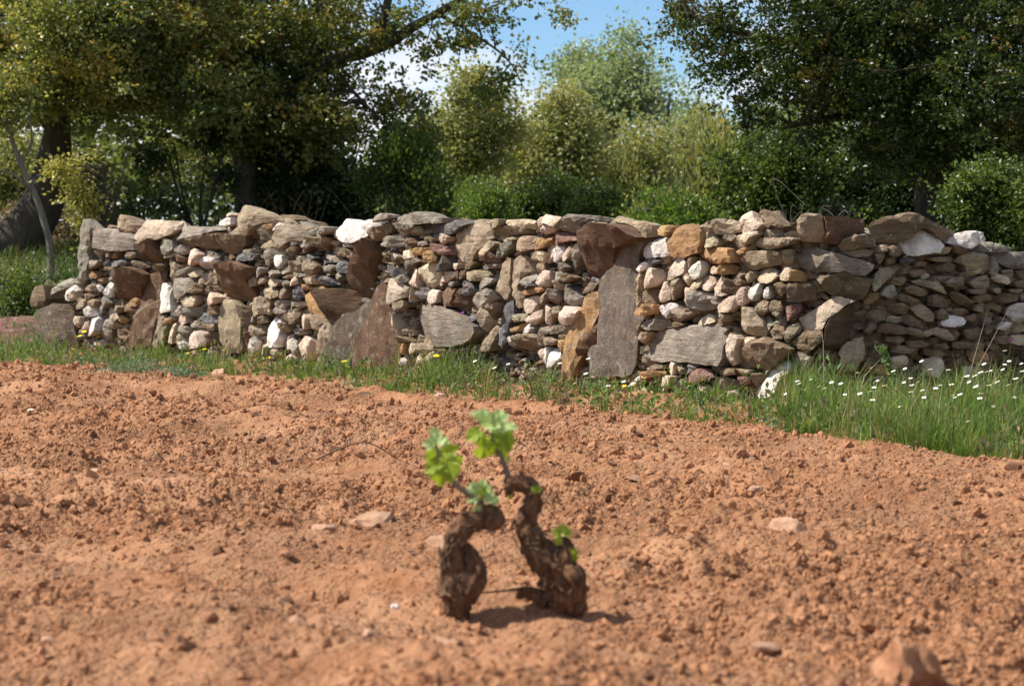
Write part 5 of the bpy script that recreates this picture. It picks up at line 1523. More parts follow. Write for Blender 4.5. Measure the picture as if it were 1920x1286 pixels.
def verge_grass():
    rng = np.random.default_rng(71)
    n = 19000
    a = rng.uniform(-0.30, 0.30, n)
    e = edge_y(a); wv = wall_y(a) - 0.03
    t = rng.uniform(-0.12, 1, n)
    y = e + t * (wv - e); x = a * y
    rag = 0.30 * fbm2(x * 2.2, y * 2.2, 12, 3)
    cl = noise2(x * 2.1, y * 2.1, 14) + 0.8 * noise2(x * 6, y * 6, 15)
    right = sstep(a, 0.10, 0.15)
    dens = np.clip(0.14 + 1.5 * cl + 0.5 * right + 0.2 * (a < -0.21), 0.04, 1)
    dens *= np.where((a > 0.045) & (a < 0.125), 0.6, 1.0)
    out = y < e + rag
    dens = np.where(out, 0.035, dens)
    ok = rng.random(n) < dens * (0.40 + 0.60 * (wv - e) / 3.2)
    x, y, a, cl, right, t, out = x[ok], y[ok], a[ok], cl[ok], right[ok], np.clip(t[ok], 0, 1), out[ok]
    m = len(x)
    th = np.exp(rng.normal(math.log(0.070), 0.62, m)) * (0.8 + 0.9 * np.clip(cl + 0.1, 0, 1)) * (1 + 0.55 * right * (0.3 + 0.7 * t)) * np.where(out, 0.6, 1)
    th *= np.where(a < -0.04, 0.66, np.where((a > 0.045) & (a < 0.125), 0.6, np.where(a < 0.05, 1.3, 1.0)))
    th = np.clip(th, 0.015, 0.32)
    k = rng.poisson(np.where(out, 6, 11), m).clip(3)
    rep_ = lambda v: np.repeat(v, k, axis=0)
    rad = rep_(rng.uniform(0.006, 0.028, m)); az = rng.uniform(0, 6.283, k.sum()); q = np.sqrt(rng.random(k.sum()))
    bx = rep_(x) + np.cos(az) * rad * q; by = rep_(y) + np.sin(az) * rad * q
    h = rep_(th) * rng.uniform(0.45, 1.25, k.sum())
    tp = rng.choice(len(GRASS_PAL), m, p=[0.30, 0.20, 0.20, 0.13, 0.09, 0.08])
    bp = np.where(rng.random(k.sum()) < 0.25, rng.choice(len(GRASS_PAL), k.sum(), p=[0.30, 0.20, 0.20, 0.13, 0.09, 0.08]), rep_(tp))
    col = GRASS_PAL[bp] * (rng.uniform(0.75, 1.25, k.sum()) * rep_(rng.uniform(0.75, 1.25, m)))[:, None]
    V, F, C = blades(bx, by, soil_z(bx, by), h, rng.uniform(0.0025, 0.0055, k.sum()), np.clip(q * rng.uniform(0.3, 1.1, k.sum()), 0.05, 0.95), col, rng, az)
    tag(mesh_obj('verge_grass', np_mesh('verge_grass', V, F, M_GRASS, C)), 'green grass growing along the foot of the stone wall', 'grass', kind='stuff')
    print('verge blades', k.sum())
    # broad-leaved weeds between the blades
    m = 620
    a = rng.uniform(-0.27, 0.27, m); e = edge_y(a); y = e + 0.05 + rng.uniform(0, 1, m) * (wall_y(a) - e - 0.1); x = a * y
    cz = soil_z(x, y); k = 16
    C = np.repeat(np.stack([x, y, cz], 1), k, axis=0)
    off = rng.normal(0, 1, (m * k, 3)) * np.array([0.035, 0.035, 0.03]) * np.repeat(rng.uniform(0.5, 1.6, m), k)[:, None]
    off[:, 2] = np.abs(off[:, 2]) * 1.6
    D = off + rng.normal(0, 0.03, off.shape); D[:, 2] += 0.02
    L = rng.uniform(0.018, 0.045, m * k)
    V, F = leaf_geo(C + off, D, L, L * rng.uniform(0.15, 0.4, m * k), rng)
    wp = np.array([(0.10, 0.17, 0.035), (0.16, 0.22, 0.06), (0.17, 0.21, 0.12), (0.24, 0.15, 0.08), (0.20, 0.13, 0.11)])
    wc = np.repeat(wp[rng.choice(5, m, p=[0.38, 0.25, 0.15, 0.12, 0.10])], k, axis=0) * rng.uniform(0.7, 1.3, m * k)[:, None]
    tag(mesh_obj('verge_weeds', np_mesh('verge_weeds', V, F, M_GRASS, np.repeat(wc, 4, axis=0))), 'low broad-leaved weeds mixed into the grass along the wall', 'weeds', kind='stuff')
    # rough grass on the bank past the wall end and behind the wall
    n = 11000
    a = np.where(rng.random(n) < 0.72, rng.uniform(-0.29, -0.19, n), rng.uniform(-0.19, 0.28, n))
    y = wall_y(a) + 0.7 + rng.uniform(0, 1, n) ** 0.8 * 6.5; x = a * y
    z = land_z(x, y) + 0.05 * fbm2(x * 0.9, y * 0.9, 5, 3)
    ok = rng.random(n) < np.clip(0.6 + 1.2 * noise2(x * 1.5, y * 1.5, 18), 0.05, 1)
    x, y, z = x[ok], y[ok], z[ok]; n = len(x)
    pi = rng.choice(len(GRASS_PAL), n, p=[0.18, 0.30, 0.08, 0.20, 0.16, 0.08])
    col = GRASS_PAL[pi] * rng.uniform(0.5, 0.95, n)[:, None]
    V, F, C = blades(x, y, z, rng.uniform(0.08, 0.26, n), rng.uniform(0.005, 0.011, n), rng.uniform(0.1, 0.8, n), col, rng)
    tag(mesh_obj('bank_grass', np_mesh('bank_grass', V, F, M_GRASS, C)), 'rough grass on the bank past the end of the wall', 'grass', kind='stuff')
verge_grass()

# ------------------------------------------------------------------ flowers
def disc_petals(n, r, w, cup):
    V, F = [], []
    for i in range(n):
        th = i / n * 6.283; c, s = math.cos(th), math.sin(th)
        for u, v, zz_ in ((0.12 * r, 0, 0), (0.6 * r, -w, cup * 0.5), (r, -w * 0.4, cup), (r, w * 0.4, cup), (0.6 * r, w, cup * 0.5)):
            V.append((u * c - v * s, u * s + v * c, zz_))
        k = 5 * i; F += [(k, k + 1, k + 4), (k + 1, k + 2, k + 4), (k + 2, k + 3, k + 4)]
    return np.array(V), np.array(F)

def dome(r, h, seg=8):
    V = [(r * math.cos(t), r * math.sin(t), 0) for t in np.arange(seg) / seg * 6.283] + [(0.6 * r * math.cos(t), 0.6 * r * math.sin(t), h * 0.8) for t in np.arange(seg) / seg * 6.283] + [(0, 0, h)]
    F = []
    for i in range(seg):
        j = (i + 1) % seg
        F += [(i, j, seg + j), (i, seg + j, seg + i), (seg + i, seg + j, 2 * seg)]
    return np.array(V), np.array(F)

ME_DAISY = np_mesh('petals', *disc_petals(12, 0.0135, 0.0037, 0.001), M_PETAL_W)
ME_EYE = np_mesh('eye', *dome(0.0045, 0.0025), M_EYE, smooth=True)
ME_YELLOW = np_mesh('petals', *disc_petals(14, 0.020, 0.005, 0.004), M_PETAL_Y)
ME_PURPLE = np_mesh('petals', *disc_petals(6, 0.014, 0.006, 0.010), M_PETAL_P)
TO_SUN = np.array(SUN_DIR)

def flower(name, label, cat, group, px, py, me, eye, rs, lo=0.10, hi=0.34, size=1.0):
    best = None
    for h in np.linspace(lo, hi, 25):
        p0, p1 = at(px, py, 5.0), at(px, py, 6.0)
        d = 5.0 + (p0[2] - (h + 0.035)) / (p0[2] - p1[2])
        if d < 0: continue
        q = at(px, py, d); a_ = q[0] / q[1]
        if edge_y(a_) + 0.02 < d < wall_y(a_) - 0.06:
            if best is None or rs.random() < 0.35: best = (h, q)
    if best is None:
        p = at(px, py, 10); a_ = p[0] / p[1]
        q = at(px, py, float(wall_y(a_)) - 0.12); best = (q[2], q)
    h, head = best
    fx, fy = head[0] + rs.uniform(-0.03, 0.03), head[1] + rs.uniform(-0.03, 0.03)
    foot = np.array([fx, fy, float(soil_z(fx, fy)) - 0.01])
    if head[2] - foot[2] < 0.03: head[2] = foot[2] + 0.04
    root = tag(empty(name, foot), label, cat, group)
    top = head - foot
    mid = top * 0.5 + np.array([rs.uniform(-.02, .02), rs.uniform(-.02, .02), 0])
    V, F = tube_geo([np.zeros(3), mid, top], [0.0016, 0.0013, 0.0011], 4)
    mesh_obj('stem', np_mesh('stem', V, F, M_STEM, smooth=True), root)
    nrm = Vector((-0.30 + rs.uniform(-.25, .25), -0.12 + rs.uniform(-.25, .25), 1.0)).normalized()
    q = nrm.to_track_quat('Z', 'Y')
    pt = mesh_obj('petals', me, root, Vector(top)); pt.rotation_mode = 'QUATERNION'; pt.rotation_quaternion = q; pt.scale = (size,) * 3
    if eye is not None:
        ey = mesh_obj('eye', eye, pt, (0, 0, 0.0008))

rs = random.Random(4)
def crop(x0, y0, pts): return [(x0 + a / 6.4, y0 + b_ / 6.4) for a, b_ in pts]
DAISY_R = crop(1620, 560, [(80,830),(300,905),(350,870),(690,750),(790,850),(490,840),(160,985),(250,1045),(375,1080),(120,1065),(75,1115),(570,1040),(560,1120),(650,1000),(860,1075),(910,1040),(1050,1030),(720,1185),(1070,1160),(1150,1150),(1390,1195),(1235,930),(1330,925),(1400,885),(1520,865),(1470,880),(1260,1000),(1340,1055),(1440,785),(1690,625),(1740,750),(1690,790),(1665,850),(1770,860),(1890,780),(1900,870),(560,955),(100,1215),(1010,855),(590,1030),(480,1005),(700,1100),(1600,1000),(1820,960),(1500,1040)]) \
    + crop(1320, 560, [(1120,990),(1280,970),(1380,1055),(1450,1075),(1530,1005),(1640,1020),(1690,1150),(1870,1140),(1840,890),(975,1145),(1180,1120),(780,1170),(1140,1020)]) \
    + [(1815, 790), (1742, 802), (1905, 820), (1862, 762), (1790, 745), (1688, 762), (1838, 738), (1890, 722), (1902, 745)]
for (px, py) in DAISY_R:
    flower('daisy', 'small white daisy in the tall grass along the right part of the wall', 'flower', 'white daisies in the right-hand grass', px, py, ME_DAISY, ME_EYE, rs, size=rs.uniform(0.65, 1.05))
for (px, py) in crop(1020, 560, [(530,720),(190,775),(500,900),(370,1015),(775,965),(770,1045),(955,995),(1180,990),(1030,1045)]):
    flower('daisy', 'small white daisy near the foot of the tall grey upright slab', 'flower', 'white daisies by the grey slab', px, py, ME_DAISY, ME_EYE, rs)
for (px, py) in crop(720, 560, [(1090,750),(1490,785),(1325,830),(220,920)]) + [(628, 676)]:
    flower('daisy', 'lone white daisy in the grass below the middle of the wall', 'flower', 'white daisies below the middle of the wall', px, py, ME_DAISY, ME_EYE, rs)
for (px, py) in crop(120, 560, [(140,450),(190,450),(240,400),(410,460),(320,648),(120,700)]):
    flower('dandelion', 'yellow flower in the grass by the far end of the wall', 'flower', 'yellow flowers at the wall end', px, py, ME_YELLOW, None, rs)
for (px, py) in crop(120, 560, [(1480,660),(1605,635),(1685,610),(1025,905)]) + crop(420, 560, [(65,548),(105,555),(405,690),(405,755)]):
    flower('dandelion', 'yellow flower in the grass before the white and pink quartz stones', 'flower', 'yellow flowers before the quartz stones', px, py, ME_YELLOW, None, rs)
for (px, py), lab in zip(crop(420, 560, [(1445,755),(1690,800),(535,955),(1460,1038)]) + crop(720, 560, [(625,690)]) + crop(1020, 560, [(955,1255)]),
        ['yellow flower in front of the dark leaning slab', 'tiny yellow flower at the foot of the rust upright slab', 'yellow flower growing out on the red soil edge', 'large yellow flower on the soil edge below the dark leaning slab',
         'single large yellow flower under the long grey boulder', 'yellow flower on the soil edge near the grey upright slab']):
    flower('dandelion', lab, 'flower', 'yellow flowers along the verge', px, py, ME_YELLOW, None, rs, lo=0.03, size=1.1)
for (px, py), lab in zip(crop(720, 560, [(940,185),(955,625)]) + crop(1620, 560, [(1765,510)]),
        ['purple flower leaning over the top of the long grey boulder', 'purple flower beneath the long grey boulder', 'purple flower on a tall stem by the rubble end of the wall']):
    flower('purple_flower', lab, 'flower', 'purple flowers along the wall', px, py, ME_PURPLE, None, rs, hi=0.55)

# low plants on the verge
def herb(name, label, px, py, rx, h, n, leaf, mat, seed, up=0.6):
    rng = np.random.default_rng(seed)
    p0, p1 = at(px, py, 5.0), at(px, py, 6.0); d = 5 + (p0[2] - 0.04) / (p0[2] - p1[2])
    f = at(px, py, d); f[2] = float(soil_z(f[0], f[1]))
    root = tag(empty(name, f), label, 'plant', 'low plants on the verge')
    C = rng.normal(0, 1, (n, 3)) * np.array([rx, rx * 0.7, h * 0.35]); C[:, 2] = np.abs(C[:, 2]) * 1.0 + 0.01
    C[:, 2] *= np.exp(-(C[:, 0] / (rx * 1.6)) ** 2)
    D = rng.normal(0, 1, (n, 3)); D[:, 2] += up * 2
    L = rng.uniform(0.6, 1.3, n) * leaf
    V, F = leaf_geo(C, D, L, L * rng.uniform(0.12, 0.22, n), rng)
    mesh_obj('foliage', np_mesh('foliage', V, F, mat), root)
    parts = [tube_geo([np.array([0, 0, -0.01]), C[i] * 0.5, C[i]], [0.002, 0.0016, 0.001], 4) for i in rng.choice(n, 14, replace=False)]
    V, F = join_geo(parts); mesh_obj('stems', np_mesh('stems', V, F, M_STEM), root)
herb('silver_herb', 'large silvery green herb cushion below the rust upright slab', 255, 688, 0.16, 0.16, 700, 0.03, M_HERB, 1)
herb('silver_herb', 'silvery herb tuft on the soil edge below the pink block', 345, 702, 0.10, 0.11, 420, 0.03, M_HERB, 2)
herb('silver_herb', 'small silvery herb near the yellow flowers at the wall end', 170, 680, 0.12, 0.12, 300, 0.028, M_HERB, 3)
herb('green_herb', 'rank green herb half hiding the fallen stones past the wall end', 55, 668, 0.22, 0.34, 520, 0.05, M_THISTLE, 6, 1.4)
herb('green_herb', 'bushy green herb beside the foot of the long grey boulder', 895, 720, 0.13, 0.22, 420, 0.03, M_THISTLE, 4)
herb('green_herb', 'green leafy herb before the big white rock', 1560, 770, 0.16, 0.26, 520, 0.05, M_THISTLE, 5, 1.4)

def thistle():
    px, py = 1688, 742
    d = 11.8; f = at(px, py, d); f[2] = float(soil_z(f[0], f[1]))
    root = tag(empty('thistle', f), 'tall leafy thistle stem leaning left in front of the dark rubble', 'plant', 'low plants on the verge')
    top = at(1648, 645, d) - f; mid = at(1672, 700, d) - f
    V, F = tube_geo([np.array([0, 0, -0.02]), mid, top], [0.006, 0.005, 0.003], 5)
    mesh_obj('stem', np_mesh('stem', V, F, M_STEM, smooth=True), root)
    rng = np.random.default_rng(8)
    n = 110; t = rng.uniform(0.1, 1.0, n)[:, None]
    C = np.where(t < 0.5, mid * t * 2, mid + (top - mid) * (t - 0.5) * 2) + rng.normal(0, 0.012, (n, 3))
    D = rng.normal(0, 1, (n, 3)); D[:, 2] += 0.8
    L = rng.uniform(0.03, 0.06, n)
    V, F = leaf_geo(C, D, L, L * 0.18, rng)
    mesh_obj('foliage', np_mesh('foliage', V, F, M_THISTLE), root)
thistle()

def stalk(name, label, pts, r, mat, group='dry stalks by the wall'):
    pts = [np.array(p) for p in pts]
    base = pts[0]
    V, F = tube_geo(np.array(pts) - base, np.linspace(r, r * 0.4, len(pts)), 5)
    o = mesh_obj(name, np_mesh(name, V, F, mat, smooth=True), None, base)
    tag(o, label, 'stalk', group)
def spt(px, py, d, dz=None):
    p = at(px, py, d)
    if dz is not None: p[2] = float(soil_z(p[0], p[1])) + dz
    return p
stalk('dry_stalk', 'upright dry stalk in front of the dark hollow under the angular block', [spt(1545, 712, 11.6, -0.01), spt(1544, 660, 11.6), spt(1541, 612, 11.6)], 0.0025, M_STRAW)
stalk('dry_stalk', 'long straw slanting up in front of the rubble end', [spt(1800, 702, 11.9, -0.01), spt(1852, 582, 11.9)], 0.0022, M_STRAW)
stalk('dry_stalk', 'thin straw crossing the rubble below the oval white stone', [spt(1790, 700, 11.8, -0.01), spt(1895, 572, 11.8)], 0.0020, M_STRAW)
stalk('dry_stalk', 'dead curved brown vine stem standing in the grass below the wall', [spt(985, 749, 12.6, -0.01), spt(996, 738, 12.6), spt(991, 712, 12.6), spt(976, 699, 12.6)], 0.008, M_TWIG)
stalk('dry_stalk', 'thin pale straw leaning across the rust upright slab', [spt(250, 595, 16.9), spt(270, 577, 16.9), spt(300, 563, 16.9)], 0.005, M_STRAW)
stalk('dry_stalk', 'short bent straw before the white triangular quartz', [spt(471, 668, 16.2, -0.01), spt(464, 650, 16.2), spt(460, 636, 16.2)], 0.005, M_STRAW)
stalk('green_stalk', 'tall green grass stalk before the tan upright slab', [spt(449, 660, 16.3, -0.01), spt(451, 615, 16.3), spt(455, 565, 16.3)], 0.005, M_STEM)
stalk('twig', 'thin dark twig lying on the red soil behind the vine', [spt(594, 880, 8.9, 0.02), spt(640, 862, 9.2, 0.035), spt(690, 858, 9.3, 0.04), spt(752, 853, 9.4, 0.02)], 0.005, M_TWIG, 'twigs on the soil')
stalk('dry_stalk', 'pale grass stem bent on the soil at the left', [spt(120, 940, 7.6, 0.0), spt(140, 918, 7.8, 0.03), spt(185, 912, 7.9, 0.02)], 0.003, M_STRAW, 'twigs on the soil')

# ------------------------------------------------------------------ clods and stones on the soil
def rock_geo(seed, sub=3, flat=0.7, cuts=7, rough=0.16):
    bm = bmesh.new(); bmesh.ops.create_icosphere(bm, subdivisions=sub, radius=1.0)
    V = np.array([v.co[:] for v in bm.verts]); F = np.array([[v.index for v in f.verts] for f in bm.faces]); bm.free()
    rng = np.random.default_rng(seed)
    for k in range(cuts):
        n = rng.normal(0, 1, 3); n /= np.linalg.norm(n); c = rng.uniform(0.45, 0.85)
        dd = V @ n - c
        V = V - np.clip(dd, 0, None)[:, None] * n[None, :]
    V = V * (1 + rough * (noise3(V * 1.8 + seed, 5) + 0.6 * noise3(V * 4.5 + seed, 6)))[:, None]
    V[:, 2] *= flat
    return V, F

CLODS = [np_mesh('clod', *rock_geo(400 + i, 2, 0.9, 8, 0.40), M_CLOD, smooth=True, sharp=24) for i in range(9)]
VINE_SPOTS = [(860, 1135), (1045, 1130)]
def scatter():
    rng = np.random.default_rng(15)
    kept = []
    n = 150
    tries = 0
    while len(kept) < n and tries < 4000:
        tries += 1
        y = 4.2 + rng.random() ** 1.1 * 10.5; a_ = rng.uniform(-0.25, 0.25); x = a_ * y
        if y > edge_y(a_) - 0.15: continue
        v = at(955, 1132, 5.45)
        if abs(x - v[0]) < 0.28 and abs(y - v[1]) < 0.4: continue
        r = min(0.05, rng.uniform(5.0, 8.0) / FPX * y * rng.choice([1, 1, 1.2, 1.6, 2.3]))
        if any((x - q[0]) ** 2 + (y - q[1]) ** 2 < (3 * (r + q[2])) ** 2 for q in kept): continue
        kept.append((x, y, r))
    for (x, y, r) in kept:
        me = CLODS[rng.integers(0, len(CLODS))]
        o = mesh_obj('soil_clod', me, None, (x, y, float(soil_z(x, y)) + r * 0.18))
        o.scale = (r * rng.uniform(0.8, 1.3), r * rng.uniform(0.8, 1.2), r * rng.uniform(0.65, 1.05))
        o.rotation_euler = (rng.normal(0, 0.6), rng.normal(0, 0.6), rng.uniform(0, 6.28))
        tag(o, 'loose clod of red earth lying on the ploughed soil', 'clod', 'loose clods on the field')
    # crumbs too many to count: one object of instanced angular bits
    n = 230000
    y = 3.9 * (18.5 / 3.9) ** rng.random(n); a_ = rng.uniform(-0.27, 0.27, n); x = a_ * y
    ok = (y < edge_y(a_) + 0.1) & (rng.random(n) < np.clip(0.5 + 1.6 * noise2(x * 1.5, y * 1.5, 40) + 0.5 * noise2(x * 5, y * 5, 43), 0.10, 1))
    x, y = x[ok], y[ok]; n = len(x)
    r = np.clip(rng.pareto(2.5, n) * 0.0024 + 0.0019, 0, 0.015) * (0.6 + y / 12)
    z = soil_z(x, y) + r * 0.2
    me = bpy.data.meshes.new('soil_crumbs')
    me.vertices.add(n); me.vertices.foreach_set('co', np.stack([x, y, z], 1).astype(np.float32).ravel())
    for nm_, data in (('size', r[:, None] * rng.uniform(0.65, 1.35, (n, 3)) * np.array([1.1, 1.0, 0.8])), ('turn', rng.uniform(0, 6.283, (n, 3)) * np.array([0.3, 0.3, 1]))):
        at_ = me.attributes.new(nm_, 'FLOAT_VECTOR', 'POINT'); at_.data.foreach_set('vector', data.astype(np.float32).ravel())
    o = mesh_obj('soil_crumbs', me)
    ng = bpy.data.node_groups.new('crumbs', 'GeometryNodeTree')
    ng.interface.new_socket('Geometry', in_out='INPUT', socket_type='NodeSocketGeometry')
    ng.interface.new_socket('Geometry', in_out='OUTPUT', socket_type='NodeSocketGeometry')
    N, L = ng.nodes, ng.links
    gi, go = N.new('NodeGroupInput'), N.new('NodeGroupOutput')
    ico = N.new('GeometryNodeMeshIcoSphere'); ico.inputs['Subdivisions'].default_value = 2
    nt_ = N.new('ShaderNodeTexNoise'); nt_.inputs['Scale'].default_value = 1.3; nt_.inputs['Detail'].default_value = 2
    sub = N.new('ShaderNodeVectorMath'); sub.operation = 'SUBTRACT'; sub.inputs[1].default_value = (0.5, 0.5, 0.5)
    mul = N.new('ShaderNodeVectorMath'); mul.operation = 'SCALE'; mul.inputs['Scale'].default_value = 1.6
    sp = N.new('GeometryNodeSetPosition')
    L.new(ico.outputs['Mesh'], sp.inputs['Geometry']); L.new(nt_.outputs['Color'], sub.inputs[0]); L.new(sub.outputs[0], mul.inputs[0]); L.new(mul.outputs[0], sp.inputs['Offset'])
    sm = N.new('GeometryNodeSetMaterial'); sm.inputs['Material'].default_value = M_CRUMB
    L.new(sp.outputs[0], sm.inputs['Geometry'])
    iop = N.new('GeometryNodeInstanceOnPoints')
    A1 = N.new('GeometryNodeInputNamedAttribute'); A1.data_type = 'FLOAT_VECTOR'; A1.inputs['Name'].default_value = 'size'
    A2 = N.new('GeometryNodeInputNamedAttribute'); A2.data_type = 'FLOAT_VECTOR'; A2.inputs['Name'].default_value = 'turn'
    L.new(gi.outputs[0], iop.inputs['Points']); L.new(sm.outputs[0], iop.inputs['Instance'])
    L.new(A1.outputs['Attribute'], iop.inputs['Scale']); L.new(A2.outputs['Attribute'], iop.inputs['Rotation'])
    L.new(iop.outputs[0], go.inputs[0])
    md = o.modifiers.new('crumbs', 'NODES'); md.node_group = ng
    me.materials.append(M_CRUMB)
    tag(o, 'fine crumbs of red earth strewn over the soil', 'soil', kind='stuff')
    bases = [rock_geo(500 + i, 1, 0.85, 4, 0.6) for i in range(6)]
    print('crumbs', n)
    Vs, Fs, b_ = [], [], 0
    for i in range(420):
        yy = 4.0 * (17 / 4.0) ** rng.random(); aa = rng.uniform(-0.26, 0.26); xx = aa * yy
        if yy > edge_y(aa): continue
        rr = rng.uniform(0.004, 0.010) * (0.5 + yy / 12)
        V, F = bases[rng.integers(0, 6)]
        Vs.append(V * np.array([1.2, 1, 0.7]) * rr + (xx, yy, float(soil_z(xx, yy)) + rr * 0.4)); Fs.append(F + b_); b_ += len(V)
    o = mesh_obj('pebbles', np_mesh('pebbles', np.concatenate(Vs), np.concatenate(Fs), M_FIELDSTONE))
    tag(o, 'tiny pale pebbles strewn over the red soil', 'pebbles', kind='stuff')
scatter()

def field_stone(name, label, px, py, rx, rz, mat, seed, ry=None, lift=0.3, cat='stone', group='stones on the soil', rot=0.0, tip=(0, 0), sub=3, cuts=7, flat=1.0, taper=0.0, rough=0.38):
    p0, p1 = at(px, py, 4.0), at(px, py, 5.0); d = 4 + (p0[2] - 0.0) / (p0[2] - p1[2])
    q = at(px, py, d); s = d / FPX
    V, F = rock_geo(seed, sub, flat, cuts, rough)
    if taper: V[:, :2] *= (1 - taper * np.clip(V[:, 2:3], 0, 1) ** 0.9)
    V = V * np.array([rx * s, (ry or rx * 0.8) * s, max(rz, rx * 0.42) * s])
    o = mesh_obj(name, np_mesh(name, V, F, mat, smooth=True, sharp=32), None, (q[0], q[1], float(soil_z(q[0], q[1])) + rz * s * (lift * 0.6 - 0.12)))
    o.rotation_euler = (tip[0], tip[1], rot)
    tag(o, label, cat, group)
field_stone('field_stone', 'flat pinkish stone with shaded underside standing proud of the soil', 698, 986, 50, 20, M_FIELDSTONE, 11, ry=34, lift=1.2, cuts=9)
field_stone('field_stone', 'knobbly pale stone beside the flat pinkish stone', 606, 998, 28, 18, M_FIELDSTONE, 12, lift=0.9)
field_stone('soil_mound', 'large pyramid-shaped block of hard red earth near the bottom edge', 1698, 1246, 112, 88, M_CLOD, 17, ry=66, lift=0.30, cat='clod', cuts=10, sub=4, taper=0.30, rough=0.55, rot=1.3)
field_stone('soil_mound', 'big rounded earth lump low on the left', 213, 1128, 40, 28, M_CLOD, 14, lift=0.35, cat='clod', sub=4)
field_stone('soil_mound', 'dark earth lump at the bottom left', 335, 1236, 34, 26, M_CLOD, 15, lift=0.4, cat='clod', sub=4)
field_stone('field_stone', 'small round white pebble left of the vine', 740, 1106, 10, 9, M_PEBBLE, 16, lift=0.6)
field_stone('field_stone', 'smooth brown stone with a dark side left of the vine', 538, 1046, 20, 10, M_CLOD, 17, lift=0.6)
field_stone('field_stone', 'low pale stone just behind the left vine arm', 828, 1012, 32, 22, M_FIELDSTONE, 18, lift=0.3)
field_stone('field_stone', 'pink stone behind the knob of the right vine arm', 1092, 1052, 22, 18, M_FIELDSTONE, 19, lift=0.4)
field_stone('field_stone', 'sharp flat slab stone tilted in a hollow at the lower right', 1435, 1196, 30, 10, M_FIELDSTONE, 20, lift=1.4, tip=(0.3, 0.2), cuts=9)
field_stone('soil_mound', 'split earth block under the tilted slab stone', 1398, 1228, 30, 30, M_CLOD, 21, lift=0.4, cat='clod', cuts=9)
field_stone('field_stone', 'pale slab stone half buried on the ridge to the right', 1478, 992, 36, 26, M_FIELDSTONE, 22, lift=0.8)
field_stone('field_stone', 'thin flat stone on the soil right of the vine top', 1188, 890, 17, 4, M_FIELDSTONE, 23, lift=1.2)
field_stone('field_stone', 'oval pink stone on the right of the middle field', 1364, 892, 12, 7, M_FIELDSTONE, 24, lift=0.6)
field_stone('field_stone', 'pale pink stone half sunk in the middle of the right field', 1418, 928, 18, 9, M_FIELDSTONE, 25, lift=0.3)
field_stone('field_stone', 'flat white stone in the far left of the field', 60, 778, 11, 4, M_PEBBLE, 26, lift=0.8)
field_stone('field_stone', 'flat pale stone near the left end of the verge', 62, 709, 13, 4, M_PEBBLE, 27, lift=0.8)
field_stone('field_stone', 'sunken pale stone at the left under the bent grass', 105, 957, 13, 8, M_FIELDSTONE, 28, lift=0.5)
field_stone('field_stone', 'pinkish stone near the bottom edge left of centre', 836, 1248, 26, 20, M_FIELDSTONE, 29, lift=0.3)
field_stone('field_stone', 'reddish rounded stone near the bottom edge below the vine', 856, 1214, 26, 16, M_CLOD, 30, lift=0.5)
field_stone('field_stone', 'grey-white pebble near the bottom edge below the right vine arm', 1008, 1236, 13, 10, M_PEBBLE, 31, lift=0.4)
field_stone('field_stone', 'rough earthy stone on the soil edge under the wall', 412, 702, 20, 11, M_FIELDSTONE, 32, lift=0.5)
field_stone('soil_mound', 'dark clod on the soil edge below the leaning slab', 682, 740, 24, 9, M_TWIG, 33, lift=0.5, cat='clod')
field_stone('field_stone', 'small brown stone at the foot of the right vine arm', 998, 1128, 18, 12, M_CLOD, 34, lift=0.3)
field_stone('soil_mound', 'broad low earth hump behind the right vine arm', 1150, 978, 40, 20, M_CLOD, 35, lift=0.05, cat='clod', sub=4)
for k, (px, py, rx, rz, lab) in enumerate([
    (1640, 905, 14, 9, 'reddish angular stone far up the right field'), (1765, 912, 12, 9, 'square brown stone by the right edge of the field'), (1300, 892, 14, 10, 'dark angular clod right of the thin flat stone'),
    (1840, 970, 16, 9, 'grey stone at the right edge of the field'), (1800, 1000, 22, 10, 'wide pinkish stone on the right furrow'), (1250, 800, 12, 6, 'pinkish flat stone close to the verge'),
    (460, 880, 12, 6, 'pale chip in the middle of the left field'), (300, 905, 14, 8, 'brown stone beside the pale chip'), (180, 905, 20, 10, 'earthy slab at the left of the field'), (560, 820, 16, 8, 'low round stone behind the twig'),
    (1545, 1185, 16, 9, 'small pale stone near the tilted slab stone'), (1830, 1250, 20, 12, 'pale stone right of the pyramid-shaped block'), (1120, 1186, 18, 8, 'flat pink stone in front of the right vine arm'), (560, 1180, 34, 18, 'broad pale lump low left of centre'),
    (690, 1215, 22, 14, 'brown stone low in the left foreground'), (395, 1190, 16, 14, 'rounded dark stone low in the left foreground'), (90, 1205, 20, 12, 'earthy stone in the lower left corner'), (1280, 1225, 24, 16, 'angular brown stone low right of the vine')]):
    field_stone('field_stone', lab, px, py, rx, rz, M_FIELDSTONE if k % 3 else M_CLOD, 140 + k, lift=0.45, cuts=9, rot=k * 0.7)
for k, (px, py, tx, rz, lab) in enumerate([(852, 737, 0.25, 15, 'leftmost maroon stone shard standing on the soil edge'), (866, 735, -0.15, 17, 'middle maroon stone shard standing on the soil edge'), (882, 735, 0.1, 14, 'rightmost maroon stone shard standing on the soil edge')]):
    field_stone('stone_shard', lab, px, py, 9, rz, M_SHARD, 60 + k, ry=5, lift=0.5, rot=k * 0.4, tip=(0.1, tx), group='maroon shards', cuts=9)
field_stone('stone_shard', 'flat maroon stone shard lying before the standing shards', 818, 743, 22, 4, M_SHARD, 64, lift=0.8, group='maroon shards')

